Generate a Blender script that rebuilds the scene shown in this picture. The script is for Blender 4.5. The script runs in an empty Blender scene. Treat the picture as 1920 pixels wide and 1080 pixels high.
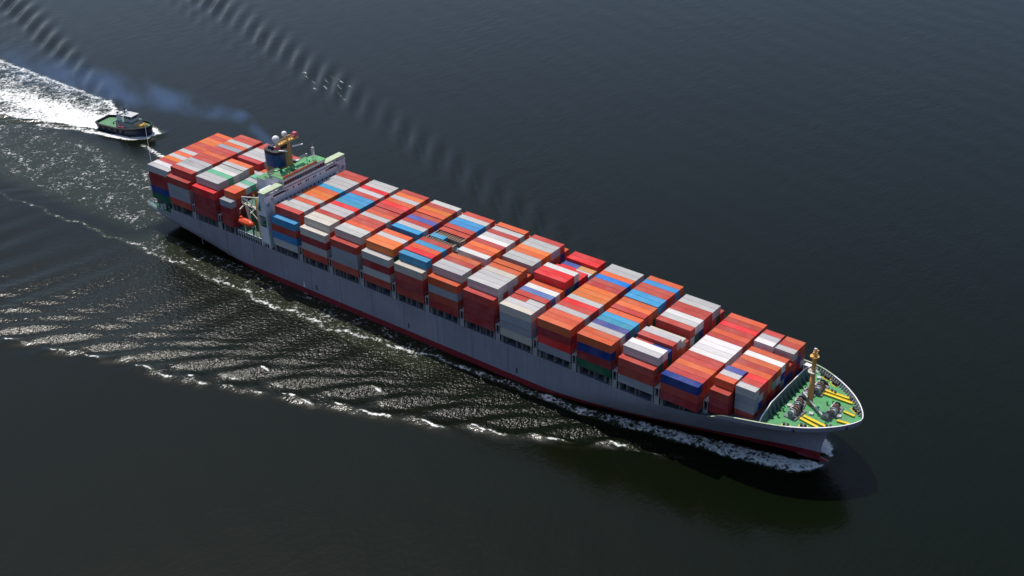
import bpy, math, random
import numpy as np
from mathutils import Vector, Matrix

R = math.radians
random.seed(7)
rng = np.random.default_rng(11)
scene = bpy.context.scene
COL = scene.collection

# ------------------------------------------------------------------ camera
# world frame: +x towards the ship's bow, +y to port (away from the viewer), z = 0 the water
cam_data = bpy.data.cameras.new('camera')
cam = bpy.data.objects.new('camera', cam_data)
COL.objects.link(cam)
cam.location = (319.17, -282.48, 233.94)
cam.rotation_euler = (R(59.347), R(1.640), R(37.892))
cam_data.sensor_width = 36.0
cam_data.lens = 45.44
cam_data.clip_start = 1.0
cam_data.clip_end = 30000.0
scene.camera = cam

# ------------------------------------------------------------------ sky and sun
SUN_DIR = Vector((-0.45, 0.215, 1.0)).normalized()      # towards the sun
sun_el = math.asin(SUN_DIR.z)
sun_az = math.atan2(SUN_DIR.x, SUN_DIR.y)
world = bpy.data.worlds.new('World')
scene.world = world
world.use_nodes = True
wn = world.node_tree
wn.nodes.clear()
sky = wn.nodes.new('ShaderNodeTexSky')
sky.sky_type = 'NISHITA'
sky.sun_disc = False
sky.sun_elevation = sun_el
sky.sun_rotation = sun_az
sky.altitude = 0
sky.air_density = 1.0
sky.dust_density = 2.0
sky.ozone_density = 3.0
bgn = wn.nodes.new('ShaderNodeBackground')
bgn.inputs['Strength'].default_value = 0.110
wo = wn.nodes.new('ShaderNodeOutputWorld')
wn.links.new(sky.outputs[0], bgn.inputs[0])
wn.links.new(bgn.outputs[0], wo.inputs[0])

sun_data = bpy.data.lights.new('sun', 'SUN')
sun_data.energy = 3.65
sun_data.angle = R(0.53)
sun_data.color = (1.0, 0.95, 0.88)
sun = bpy.data.objects.new('sun', sun_data)
COL.objects.link(sun)
sun.rotation_euler = SUN_DIR.to_track_quat('Z', 'Y').to_euler()
sun.location = (0, 0, 300)

scene.view_settings.view_transform = 'Standard'
scene.view_settings.look = 'None'
scene.view_settings.exposure = 0.20
scene.view_settings.gamma = 1.0
scene.render.engine = 'CYCLES'
scene.cycles.use_denoising = True
scene.cycles.max_bounces = 6
scene.cycles.volume_step_rate = 0.25
scene.cycles.volume_max_steps = 256

# ------------------------------------------------------------------ helpers
def tag(o, label=None, cat=None, group=None, kind=None):
    if label: o['label'] = label
    if cat: o['category'] = cat
    if group: o['group'] = group
    if kind: o['kind'] = kind
    return o

def empty(name, loc=(0, 0, 0), rz=0.0, parent=None):
    o = bpy.data.objects.new(name, None)
    o.empty_display_size = 1.0
    o.location = loc
    o.rotation_euler = (0, 0, rz)
    o.parent = parent
    COL.objects.link(o)
    return o

class MB:
    """collects shapes and links them as one mesh object"""
    def __init__(s):
        s.v = []; s.f = []; s.m = []
    def add(s, verts, faces, mi=0):
        b = len(s.v)
        s.v.extend([tuple(p) for p in verts])
        for f in faces:
            s.f.append(tuple(i + b for i in f)); s.m.append(mi)
        return s
    def box(s, x0, x1, y0, y1, z0, z1, mi=0):
        vs = [(x0,y0,z0),(x1,y0,z0),(x1,y1,z0),(x0,y1,z0),(x0,y0,z1),(x1,y0,z1),(x1,y1,z1),(x0,y1,z1)]
        return s.add(vs, [(0,3,2,1),(4,5,6,7),(0,1,5,4),(1,2,6,5),(2,3,7,6),(3,0,4,7)], mi)
    def tbox(s, x0, x1, y0, y1, z0, z1, tx=0.0, ty=0.0, mi=0):
        """box whose top is smaller by tx, ty on each side"""
        vs = [(x0,y0,z0),(x1,y0,z0),(x1,y1,z0),(x0,y1,z0),(x0+tx,y0+ty,z1),(x1-tx,y0+ty,z1),(x1-tx,y1-ty,z1),(x0+tx,y1-ty,z1)]
        return s.add(vs, [(0,3,2,1),(4,5,6,7),(0,1,5,4),(1,2,6,5),(2,3,7,6),(3,0,4,7)], mi)
    def bar(s, a, b, w, h=None, mi=0):
        h = h or w
        a = Vector(a); b = Vector(b); d = (b - a).normalized()
        up = Vector((0,0,1)) if abs(d.z) < 0.95 else Vector((1,0,0))
        sx = d.cross(up).normalized(); sy = sx.cross(d)
        vs = []
        for p in (a, b):
            for i, j in ((-1,-1),(1,-1),(1,1),(-1,1)):
                vs.append(p + sx*(i*w/2) + sy*(j*h/2))
        return s.add(vs, [(0,1,2,3),(7,6,5,4),(0,4,5,1),(1,5,6,2),(2,6,7,3),(3,7,4,0)], mi)
    def cyl(s, a, b, r0, r1=None, n=10, mi=0, caps=True):
        r1 = r0 if r1 is None else r1
        a = Vector(a); b = Vector(b); d = (b - a).normalized()
        up = Vector((0,0,1)) if abs(d.z) < 0.95 else Vector((1,0,0))
        sx = d.cross(up).normalized(); sy = sx.cross(d)
        vs = []
        for p, r in ((a, r0), (b, r1)):
            for i in range(n):
                t = 2*math.pi*i/n
                vs.append(p + sx*(r*math.cos(t)) + sy*(r*math.sin(t)))
        fs = [(i, i+n, (i+1) % n + n, (i+1) % n) for i in range(n)]
        if caps:
            fs += [tuple(range(n)), tuple(range(2*n-1, n-1, -1))]
        return s.add(vs, fs, mi)
    def ball(s, c, r, n=12, m=7, sz=1.0, mi=0):
        vs = [(c[0], c[1], c[2]-r*sz)]
        for j in range(1, m):
            p = -math.pi/2 + math.pi*j/m
            for i in range(n):
                t = 2*math.pi*i/n
                vs.append((c[0]+r*math.cos(p)*math.cos(t), c[1]+r*math.cos(p)*math.sin(t), c[2]+r*sz*math.sin(p)))
        vs.append((c[0], c[1], c[2]+r*sz))
        fs = [(0, 1+(i+1) % n, 1+i) for i in range(n)]
        for j in range(m-2):
            for i in range(n):
                a = 1+j*n+i; b = 1+j*n+(i+1) % n
                fs.append((a, b, b+n, a+n))
        L = len(vs)-1; k = 1+(m-2)*n
        fs += [(k+i, k+(i+1) % n, L) for i in range(n)]
        return s.add(vs, fs, mi)
    def ring_loft(s, rings, mi=0, close=True, cap0=True, cap1=True):
        n = len(rings[0]); vs = [p for r in rings for p in r]; fs = []
        for j in range(len(rings)-1):
            for i in range(n if close else n-1):
                a = j*n+i; b = j*n+(i+1) % n
                fs.append((a, b, b+n, a+n))
        if cap0: fs.append(tuple(range(n-1, -1, -1)))
        if cap1: fs.append(tuple(range((len(rings)-1)*n, len(rings)*n)))
        return s.add(vs, fs, mi)
    def mesh(s, name, mats):
        me = bpy.data.meshes.new(name)
        me.from_pydata(s.v, [], s.f)
        for m in (mats if isinstance(mats, (list, tuple)) else [mats]):
            me.materials.append(m)
        me.polygons.foreach_set('material_index', s.m)
        me.update()
        return me
    def build(s, name, mats, parent=None, smooth=False, bevel=0.0):
        o = bpy.data.objects.new(name, s.mesh(name, mats))
        o.parent = parent
        COL.objects.link(o)
        if smooth:
            o.data.polygons.foreach_set('use_smooth', [True]*len(o.data.polygons))
        if bevel:
            md = o.modifiers.new('bevel', 'BEVEL'); md.width = bevel; md.segments = 2; md.limit_method = 'ANGLE'
        return o

def place(name, me, parent, loc=(0,0,0), rz=0.0):
    o = bpy.data.objects.new(name, me)
    o.parent = parent; o.location = loc; o.rotation_euler = (0, 0, rz)
    COL.objects.link(o)
    return o

# ------------------------------------------------------------------ materials
def mat(name, color, rough=0.5, metal=0.0, var=0.12, scale=0.6, bump=0.0, spec=0.5):
    m = bpy.data.materials.new(name)
    m.use_nodes = True
    nt = m.node_tree; N = nt.nodes; L = nt.links
    b = N['Principled BSDF']
    b.inputs['Roughness'].default_value = rough
    b.inputs['Metallic'].default_value = metal
    b.inputs['Specular IOR Level'].default_value = spec
    tc = N.new('ShaderNodeTexCoord')
    no = N.new('ShaderNodeTexNoise'); no.inputs['Scale'].default_value = scale; no.inputs['Detail'].default_value = 6
    no.inputs['Roughness'].default_value = 0.65
    L.new(tc.outputs['Object'], no.inputs['Vector'])
    mp = N.new('ShaderNodeMapRange'); mp.inputs['From Min'].default_value = 0.3; mp.inputs['From Max'].default_value = 0.7
    mp.inputs['To Min'].default_value = 1.0-var; mp.inputs['To Max'].default_value = 1.0+var
    L.new(no.outputs['Fac'], mp.inputs['Value'])
    mx = N.new('ShaderNodeVectorMath'); mx.operation = 'SCALE'
    mx.inputs[0].default_value = color[:3]
    L.new(mp.outputs['Result'], mx.inputs['Scale'])
    L.new(mx.outputs['Vector'], b.inputs['Base Color'])
    if bump:
        bp = N.new('ShaderNodeBump'); bp.inputs['Strength'].default_value = bump; bp.inputs['Distance'].default_value = 0.2
        L.new(no.outputs['Fac'], bp.inputs['Height']); L.new(bp.outputs['Normal'], b.inputs['Normal'])
    return m

def hull_mat(name, color, streak, var=0.16):
    """painted plating: weathered, faint vertical runs and plate seams"""
    m = bpy.data.materials.new(name); m.use_nodes = True
    nt = m.node_tree; N = nt.nodes; L = nt.links
    b = N['Principled BSDF']; b.inputs['Roughness'].default_value = 0.45
    tc = N.new('ShaderNodeTexCoord')
    mpg = N.new('ShaderNodeMapping'); mpg.inputs['Scale'].default_value = (1.3, 1.3, 0.05)
    L.new(tc.outputs['Object'], mpg.inputs['Vector'])
    n1 = N.new('ShaderNodeTexNoise'); n1.inputs['Scale'].default_value = 1.0; n1.inputs['Detail'].default_value = 4
    L.new(mpg.outputs['Vector'], n1.inputs['Vector'])
    n2 = N.new('ShaderNodeTexNoise'); n2.inputs['Scale'].default_value = 0.09; n2.inputs['Detail'].default_value = 5
    L.new(tc.outputs['Object'], n2.inputs['Vector'])
    ad = N.new('ShaderNodeMath'); ad.operation = 'ADD'
    L.new(n1.outputs['Fac'], ad.inputs[0]); L.new(n2.outputs['Fac'], ad.inputs[1])
    mr = N.new('ShaderNodeMapRange'); mr.inputs['From Min'].default_value = 0.7; mr.inputs['From Max'].default_value = 1.3
    mr.inputs['To Min'].default_value = 1-var; mr.inputs['To Max'].default_value = 1+var
    L.new(ad.outputs[0], mr.inputs['Value'])
    sc = N.new('ShaderNodeVectorMath'); sc.operation = 'SCALE'; sc.inputs[0].default_value = color
    L.new(mr.outputs['Result'], sc.inputs['Scale'])
    # rust runs
    r1 = N.new('ShaderNodeMapRange'); r1.inputs['From Min'].default_value = 0.66; r1.inputs['From Max'].default_value = 0.8
    L.new(n1.outputs['Fac'], r1.inputs['Value'])
    mx = N.new('ShaderNodeMix'); mx.data_type = 'RGBA'
    ml = N.new('ShaderNodeMath'); ml.operation = 'MULTIPLY'; ml.inputs[1].default_value = 0.5
    L.new(r1.outputs['Result'], ml.inputs[0]); L.new(ml.outputs[0], mx.inputs['Factor'])
    L.new(sc.outputs['Vector'], mx.inputs['A']); mx.inputs['B'].default_value = (*streak, 1)
    L.new(mx.outputs['Result'], b.inputs['Base Color'])
    return m

def container_mat(name, use_attr=False):
    """painted corrugated steel; the paint colour is each container's own"""
    m = bpy.data.materials.new(name); m.use_nodes = True
    nt = m.node_tree; N = nt.nodes; L = nt.links
    b = N['Principled BSDF']; b.inputs['Roughness'].default_value = 0.7; b.inputs['Specular IOR Level'].default_value = 0.15
    tc = N.new('ShaderNodeTexCoord')
    oi = N.new('ShaderNodeObjectInfo')
    if use_attr:
        at = N.new('ShaderNodeAttribute'); at.attribute_name = 'paint'; colour = at.outputs['Color']
    else:
        colour = oi.outputs['Color']
    off = N.new('ShaderNodeVectorMath'); off.operation = 'ADD'
    rs = N.new('ShaderNodeMath'); rs.operation = 'MULTIPLY'; rs.inputs[1].default_value = 311.0
    L.new(oi.outputs['Random'], rs.inputs[0])
    cb = N.new('ShaderNodeCombineXYZ')
    for i in range(3): L.new(rs.outputs[0], cb.inputs[i])
    L.new(tc.outputs['Object'], off.inputs[0]); L.new(cb.outputs[0], off.inputs[1])
    # fading in large patches, long scrapes, panel-to-panel differences
    n1 = N.new('ShaderNodeTexNoise'); n1.inputs['Scale'].default_value = 0.35; n1.inputs['Detail'].default_value = 7; n1.inputs['Roughness'].default_value = 0.7
    L.new(off.outputs[0], n1.inputs['Vector'])
    mpg = N.new('ShaderNodeMapping'); mpg.inputs['Scale'].default_value = (0.10, 2.2, 2.2)
    L.new(off.outputs[0], mpg.inputs['Vector'])
    n2 = N.new('ShaderNodeTexNoise'); n2.inputs['Scale'].default_value = 1.0; n2.inputs['Detail'].default_value = 3
    L.new(mpg.outputs[0], n2.inputs['Vector'])
    ad = N.new('ShaderNodeMath'); ad.operation = 'ADD'
    L.new(n1.outputs['Fac'], ad.inputs[0]); L.new(n2.outputs['Fac'], ad.inputs[1])
    mr = N.new('ShaderNodeMapRange'); mr.inputs['From Min'].default_value = 0.7; mr.inputs['From Max'].default_value = 1.3
    mr.inputs['To Min'].default_value = 0.87; mr.inputs['To Max'].default_value = 1.11
    L.new(ad.outputs[0], mr.inputs['Value'])
    sc = N.new('ShaderNodeVectorMath'); sc.operation = 'SCALE'
    L.new(colour, sc.inputs[0]); L.new(mr.outputs['Result'], sc.inputs['Scale'])
    # rust and grime spots
    n3 = N.new('ShaderNodeTexNoise'); n3.inputs['Scale'].default_value = 0.9; n3.inputs['Detail'].default_value = 8; n3.inputs['Roughness'].default_value = 0.75
    L.new(off.outputs[0], n3.inputs['Vector'])
    r3 = N.new('ShaderNodeMapRange'); r3.inputs['From Min'].default_value = 0.60; r3.inputs['From Max'].default_value = 0.74
    r3.inputs['To Max'].default_value = 0.5
    L.new(n3.outputs['Fac'], r3.inputs['Value'])
    mx = N.new('ShaderNodeMix'); mx.data_type = 'RGBA'
    L.new(r3.outputs['Result'], mx.inputs['Factor']); L.new(sc.outputs[0], mx.inputs['A'])
    mx.inputs['B'].default_value = (0.20, 0.13, 0.10, 1)
    # pale dust
    n4 = N.new('ShaderNodeTexNoise'); n4.inputs['Scale'].default_value = 0.22; n4.inputs['Detail'].default_value = 4
    L.new(off.outputs[0], n4.inputs['Vector'])
    r4 = N.new('ShaderNodeMapRange'); r4.inputs['From Min'].default_value = 0.4; r4.inputs['From Max'].default_value = 0.75
    r4.inputs['To Min'].default_value = 0.0; r4.inputs['To Max'].default_value = 0.10
    L.new(n4.outputs['Fac'], r4.inputs['Value'])
    mx2 = N.new('ShaderNodeMix'); mx2.data_type = 'RGBA'
    L.new(r4.outputs['Result'], mx2.inputs['Factor']); L.new(mx.outputs['Result'], mx2.inputs['A'])
    mx2.inputs['B'].default_value = (0.50, 0.46, 0.44, 1)
    L.new(mx2.outputs['Result'], b.inputs['Base Color'])
    # corrugation ribs run across the box
    wv = N.new('ShaderNodeTexWave'); wv.wave_type = 'BANDS'; wv.bands_direction = 'X'
    wv.inputs['Scale'].default_value = 1.1; wv.inputs['Distortion'].default_value = 0.0
    L.new(tc.outputs['Object'], wv.inputs['Vector'])
    bp = N.new('ShaderNodeBump'); bp.inputs['Strength'].default_value = 0.5; bp.inputs['Distance'].default_value = 0.035
    L.new(wv.outputs['Fac'], bp.inputs['Height']); L.new(bp.outputs['Normal'], b.inputs['Normal'])
    return m

M = {}
M['hull_grey'] = hull_mat('hull_grey_paint', (0.235, 0.235, 0.285), (0.17, 0.15, 0.15))
M['boot'] = hull_mat('boot_top_red', (0.19, 0.014, 0.024), (0.09, 0.02, 0.02), 0.25)
def worn_deck(name, color, wear):
    m = mat(name, color, 0.65, var=0.22, scale=0.5)
    nt = m.node_tree; N = nt.nodes; L = nt.links; b = N['Principled BSDF']
    src = b.inputs['Base Color'].links[0].from_socket
    tc = N.new('ShaderNodeTexCoord')
    n1 = N.new('ShaderNodeTexNoise'); n1.inputs['Scale'].default_value = 0.33; n1.inputs['Detail'].default_value = 9; n1.inputs['Roughness'].default_value = 0.72
    L.new(tc.outputs['Object'], n1.inputs['Vector'])
    r1 = N.new('ShaderNodeMapRange'); r1.inputs['From Min'].default_value = 0.50; r1.inputs['From Max'].default_value = 0.68; r1.inputs['To Max'].default_value = 0.75
    L.new(n1.outputs['Fac'], r1.inputs['Value'])
    mx = N.new('ShaderNodeMix'); mx.data_type = 'RGBA'; mx.inputs['B'].default_value = (*wear, 1)
    L.new(r1.outputs['Result'], mx.inputs['Factor']); L.new(src, mx.inputs['A']); L.new(mx.outputs['Result'], b.inputs['Base Color'])
    return m
M['deck_green'] = worn_deck('deck_green', (0.055, 0.270, 0.092), (0.10, 0.15, 0.075))
M['deck_teal'] = mat('deck_teal', (0.030, 0.120, 0.085), 0.6, var=0.25, scale=0.5)
M['breakwater'] = mat('breakwater_grey_green', (0.065, 0.115, 0.110), 0.6, var=0.2)
M['tug_deck'] = worn_deck('tug_deck_green', (0.060, 0.205, 0.085), (0.09, 0.12, 0.075))
M['deck_grey'] = mat('deck_grey', (0.09, 0.10, 0.12), 0.7, var=0.2)
M['white'] = mat('white_paint', (0.72, 0.71, 0.72), 0.4, var=0.08, scale=0.4)
M['house'] = mat('house_white', (0.66, 0.65, 0.70), 0.45, var=0.10, scale=0.3)
M['pale_green'] = mat('wing_roof_pale_green', (0.38, 0.45, 0.29), 0.55, var=0.15)
M['glass'] = mat('dark_glass', (0.012, 0.014, 0.018), 0.08, var=0.0)
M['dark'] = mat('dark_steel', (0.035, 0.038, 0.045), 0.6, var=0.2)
M['grey'] = mat('grey_steel', (0.30, 0.30, 0.31), 0.5, var=0.2)
M['midgrey'] = mat('mid_grey_steel', (0.16, 0.16, 0.17), 0.5, var=0.25)
M['light'] = mat('light_grey_steel', (0.45, 0.45, 0.46), 0.5, var=0.15)
M['funnel_blue'] = mat('funnel_blue', (0.010, 0.055, 0.19), 0.4, var=0.08)
M['funnel_black'] = mat('funnel_black', (0.012, 0.012, 0.018), 0.6, var=0.2)
M['buff'] = mat('buff_paint', (0.50, 0.24, 0.095), 0.5, var=0.15)
M['mast_orange'] = mat('mast_orange', (0.56, 0.27, 0.09), 0.5, var=0.2)
M['gold'] = mat('mast_yellow', (0.62, 0.36, 0.09), 0.45, var=0.15)
M['yellow'] = mat('safety_yellow', (0.80, 0.56, 0.015), 0.45, var=0.15)
M['orange'] = mat('lifeboat_orange', (0.80, 0.085, 0.02), 0.4, var=0.08)
M['redpaint'] = mat('red_paint', (0.50, 0.04, 0.03), 0.5, var=0.15)
M['pinkred'] = mat('faded_red', (0.55, 0.10, 0.14), 0.5, var=0.15)
M['cream'] = mat('cream_paint', (0.60, 0.57, 0.47), 0.5, var=0.12)
M['rubber'] = mat('black_rubber', (0.016, 0.014, 0.018), 0.8, var=0.2)
M['navy'] = mat('tug_navy', (0.012, 0.018, 0.045), 0.45, var=0.15)
M['rope'] = mat('pale_rope', (0.34, 0.35, 0.36), 0.9, var=0.1)
M['brown'] = mat('flat_rack_brown', (0.26, 0.17, 0.12), 0.7, var=0.3, scale=1.5)
M['box'] = container_mat('container_paint')
M['box_attr'] = container_mat('container_paint_massed', True)

# ------------------------------------------------------------------ water
def sstep(a, b, x):
    t = np.clip((x - a)/(b - a), 0, 1); return t*t*(3-2*t)

def axis(lo, hi, step, far):
    c = list(np.arange(lo, hi+0.5*step, step))
    d = step; a = []; x = lo
    while x > -far:
        d *= 1.35; x -= d; a.append(x)
    b = []; d = step; x = c[-1]
    while x < far:
        d *= 1.35; x += d; b.append(x)
    return np.array(a[::-1] + c + b)

def polydist(X, Y, pts):
    """distance to a polyline and the fraction along it of the nearest point"""
    best = np.full(X.shape, 1e9); frac = np.zeros(X.shape); n = len(pts)-1
    for i in range(n):
        ax, ay = pts[i]; bx, by = pts[i+1]
        dx, dy = bx-ax, by-ay; L2 = dx*dx+dy*dy
        t = np.clip(((X-ax)*dx+(Y-ay)*dy)/L2, 0, 1)
        d = np.hypot(X-(ax+t*dx), Y-(ay+t*dy))
        k = d < best
        best[k] = d[k]; frac[k] = ((i+t)/n)[k]
    return best, frac

def kelvin(d, y, lam, sig, nth=260, tmin=None):
    """steady ship-wave pattern d metres behind and y metres beside a travelling source"""
    out = np.zeros(d.shape, np.float32)
    k0 = 2*math.pi/lam
    th = np.linspace(R(-74), R(74), nth)
    for t in th:
        k = k0/math.cos(t)**2
        w = math.exp(-0.5*(k*sig)**2)/math.cos(t)**1.5
        if tmin is not None: w *= float(sstep(tmin, tmin+9, -math.degrees(t)))*(1-float(sstep(48, 62, -math.degrees(t))))*2.0
        if w < 1e-3: continue
        out += (w*np.cos(k*(d*math.cos(t)+y*math.sin(t)))).astype(np.float32)
    return out*(th[1]-th[0])

def hull_half(x, z):
    """half breadth of the ship's hull at station x and height z"""
    f = min(max(z/17.2, 0), 1.0)
    xb = 112+56*f; a = 1.4+1.2*f; b = 1.3-0.6*f
    x1 = float(np.interp(z, [0, 5, 10, 14, 17.2], [203, 203, 204.5, 209, 213.7]))
    xs = float(np.interp(z, [0, 4, 7, 12], [0, -25, -50, -58]))
    x0 = float(np.interp(z, [0, 4, 7], [-66, -71, -75.5]))
    yt = float(np.interp(z, [0, 4, 7], [0.15, 0.60, 0.88]))
    u = np.clip((x-xb)/(x1-xb), 0, 1); v = np.clip((xs-x)/(xs-x0), 0, 1)
    return 20.05*np.maximum(1-u**a, 0)**b*(1-(1-yt)*v**2)

def build_water():
    xs = axis(-395, 285, 1.0, 12000); ys = axis(-185, 450, 1.0, 12000)
    nx, ny = len(xs), len(ys)
    X, Y = np.meshgrid(xs, ys, indexing='ij')
    X = X.ravel(); Y = Y.ravel()
    Z = np.zeros(X.shape); foam = np.zeros(X.shape); chop = np.zeros(X.shape)
    near = (X > -420) & (X < 300) & (Y > -200) & (Y < 470)
    # --- the ship's bow wave train, each side of the hull
    for side, apex, amp in ((-1, 236.0, 0.86), (1, 252.0, 0.54)):
        d = apex - X; s = side*Y
        k = near & (d > 4) & (s > 0) & (s < d*0.46+6)
        ev = kelvin(d[k], s[k], 16.0 if side < 0 else 13.6, 1.1 if side < 0 else 1.0, tmin=None if side < 0 else 24)
        ang = np.degrees(np.arctan2(s[k], d[k]))
        win = (sstep(4, 15, ang) if side < 0 else 0.06*sstep(4, 12, ang)+0.94*sstep(15.5, 18.8, ang))*(1-sstep(19.4, 21.8, ang))
        g = np.sqrt(np.maximum(d[k], 30)/170.0)
        Z[k] += amp*ev*win*g*sstep(20, 90, d[k])*1.15*((0.74+0.26*sstep(-20, 60, X[k])) if side < 0 else (0.92+0.16*np.sin(0.041*X[k]+1.0)+0.18*np.sin(0.097*X[k]+0.05*Y[k])+0.15*np.sin(0.23*X[k]+0.31*Y[k]))*(1-0.15*sstep(20, 90, X[k])))
    # --- a second train from the forward shoulder crosses it on the near side
    d = 196 - X; s = -Y - 6
    k = near & (d > 6) & (s > 0) & (s < d*0.44+4)
    ang = np.degrees(np.arctan2(s[k], d[k]))
    Z[k] += 0.12*kelvin(d[k], s[k], 12.5, 0.95)*np.sqrt(np.maximum(d[k], 30)/150.0)*sstep(15, 60, d[k])*sstep(3, 9, ang)*(1-sstep(19.0, 21.5, ang))
    # --- stern waves of the ship
    d = -50 - X; k = near & (d > 4) & (np.abs(Y) < d*0.42+8)
    Z[k] += 0.10*kelvin(d[k], Y[k], 13.0, 1.0)*np.sqrt(np.maximum(d[k], 30)/120)*sstep(5, 40, d[k])
    # --- the tug's waves
    d = -144 - X; s = Y-37.0
    k = near & (d > 3) & (np.abs(s) < d*0.46+6)
    ang = np.degrees(np.arctan2(np.abs(s[k]), d[k]))
    Z[k] += 0.62*kelvin(d[k], np.abs(s[k]), 15.5, 1.0, tmin=24)*np.sqrt(np.maximum(d[k], 25)/110)*sstep(8, 40, d[k])*(0.08+0.92*sstep(13, 18, ang))*(1-sstep(20, 24, ang))
    # --- long low swell everywhere
    Z += near*0.03*np.sin(0.23*X+0.31*Y+1.3+1.2*np.sin(0.031*X))*np.sin(0.11*X-0.07*Y)
    # --- foam ---------------------------------------------------------------
    def put(v, w=None):
        np.maximum(foam, v if w is None else v*w, out=foam)
    # ship's starboard and port bow wave, hugging the hull
    bow = [(204.8, -2.6), (202.0, -5.0), (198.0, -7.4), (186.2, -10.3), (170.3, -13.4), (153.4, -16.8), (135.9, -20.6), (115.9, -21.6), (95.9, -23.2), (78, -24.2)]
    for sgn in (-1, 1):
        pts = [(a, -sgn*b) if sgn > 0 else (a, b) for a, b in bow]
        dd, fr = polydist(X, Y, pts)
        wid = np.interp(fr, [0, 0.12, 0.3, 0.55, 0.75, 1], [0.9, 3.6, 4.6, 3.6, 2.6, 1.4])
        lev = np.interp(fr, [0, 0.1, 0.45, 0.7, 1], [0.86, 0.84, 0.63, 0.55, 0.48])
        put(lev*(1-sstep(0.45, 1.1, dd/wid)))
        bump = np.interp(fr, [0, 0.1, 0.3, 0.6], [0.3, 1.0, 0.5, 0.0])
        Z += bump*np.exp(-(dd/3.0)**2)
    # foam line trailing along the hull
    st = [(92, -23.6), (73.7, -24.6), (54.9, -28.8), (33, -31.6), (7.5, -32.9), (-16.4, -32.2), (-37, -32.2), (-55.1, -32.5), (-74, -32.9), (-99.1, -34.3), (-129.5, -35.6), (-200, -39)]
    wob = 0.9*np.sin(0.21*X)+0.6*np.sin(0.53*X+1.0)
    dd, fr = polydist(X, Y+wob*sstep(110, 60, X), st)
    put(np.interp(fr, [0, 0.2, 0.5, 0.8, 1], [0.56, 0.60, 0.55, 0.46, 0.30])*(1-sstep(0.3, 1.7, dd)))
    # scattered flecks between that line and the hull
    k = (Y < -19) & (Y > -36) & (X > -90) & (X < 95)
    put(k*0.36*sstep(-36, -33, Y)*sstep(95, 70, X)*sstep(-90, -60, X))
    # breaking crests on the bow wave's outer edge; foam white also paints their sun glints
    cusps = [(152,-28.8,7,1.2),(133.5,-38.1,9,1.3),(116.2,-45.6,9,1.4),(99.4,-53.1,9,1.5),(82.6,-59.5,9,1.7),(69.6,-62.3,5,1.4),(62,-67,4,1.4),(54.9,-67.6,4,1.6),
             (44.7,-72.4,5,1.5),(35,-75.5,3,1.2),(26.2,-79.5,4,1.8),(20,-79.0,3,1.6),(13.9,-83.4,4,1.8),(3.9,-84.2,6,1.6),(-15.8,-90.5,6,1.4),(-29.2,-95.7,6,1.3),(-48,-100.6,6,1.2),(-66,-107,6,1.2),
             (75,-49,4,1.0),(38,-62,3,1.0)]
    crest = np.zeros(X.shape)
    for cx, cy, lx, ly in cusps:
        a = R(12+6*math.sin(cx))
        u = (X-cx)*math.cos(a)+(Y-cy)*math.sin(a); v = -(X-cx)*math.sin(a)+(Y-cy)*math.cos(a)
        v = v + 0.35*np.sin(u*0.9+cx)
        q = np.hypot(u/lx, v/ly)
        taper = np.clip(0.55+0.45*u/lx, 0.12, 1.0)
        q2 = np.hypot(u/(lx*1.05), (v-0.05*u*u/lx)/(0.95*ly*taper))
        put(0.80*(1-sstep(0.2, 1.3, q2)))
        crest += np.exp(-(((u+0.8*lx)/(1.7*lx))**2+((v-0.9*ly)/(2.6*ly))**2))
        Z += 0.45*np.exp(-((u/(1.2*lx))**2+((v-0.3)/(1.5*ly))**2))
    for cx, cy in ((-108,121),(-114,127),(-121,124),(-126,130),(-131,126),(-119,133),(-138,128),(-112,132),(-128,136),(-103,119),(-143,132),(-124,120)):
        u = (X-cx)*0.9+(Y-cy)*-0.43; v = (X-cx)*0.43+(Y-cy)*0.9
        put(0.66*(1-sstep(0.3, 1.1, np.hypot(u/4.0, v/0.9))))
    # wash behind the ship's stern
    d = -70 - X
    put(0.37*sstep(0, 8, d)*(1-sstep(150, 260, d))*(1-sstep(17, 30, np.abs(Y+3+0.02*d)))*(d > 0))
    dd, _ = polydist(X, Y, [(-76, 17), (-95, 24), (-125, 26), (-140, 29)])
    put(0.60*(1-sstep(0.6, 2.2, dd)))
    # the tug's propeller wash and bow wave
    d = -172 - X
    top = 44.5 + 9.5*sstep(0, 26, d) + 0.03*np.maximum(d, 0); bot = 25.5 - 0.30*np.maximum(d-2, 0)
    inside = np.clip(np.minimum(top-Y, Y-bot)/3.0, 0, 1)*(d > 0)
    edge = np.exp(-((top-Y-1.6)/2.2)**2)*0.35+np.exp(-((Y-bot-4)/5)**2)*0.25
    mid = np.exp(-((Y-(34-0.08*d))/8.0)**2)*0.30
    put(np.clip(inside*(0.47+edge+1.35*mid*sstep(150, 10, d)), 0, 0.99))
    Z += inside*0.35*(np.sin(0.55*X+0.4*Y)*np.sin(0.23*X-0.7*Y))
    dd, fr = polydist(X, Y, [(-196, 52.5), (-184, 47.0), (-166, 44.8), (-152, 44.0), (-143.6, 40.0), (-144.5, 35.0), (-152, 29.5), (-165, 26.5), (-178, 23.5), (-200, 15)])
    put(np.interp(fr, [0, 0.3, 0.5, 0.7, 1], [0.6, 0.6, 0.98, 0.85, 0.5])*(1-sstep(0.7, 3.2, dd)))
    Z += 1.1*np.exp(-(((X+142.5)/2.5)**2+((Y-37.5)/4.5)**2))
    # --- short choppy ripples inside the ship's wake, where the water glitters
    d = 236 - X; s = -Y
    ang = np.degrees(np.arctan2(np.maximum(s, 0), np.maximum(d, 1)))
    chop = np.where(d > 40, sstep(3, 6, ang)*(1-sstep(18.9, 19.8, ang))*sstep(-150, -10, X), 0.0)
    chop *= 0.78+0.22*sstep(-30, 60, X)
    chop = np.maximum(chop, np.clip(crest-0.35, 0, 1)*0.7)
    d2 = -66 - X
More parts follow.
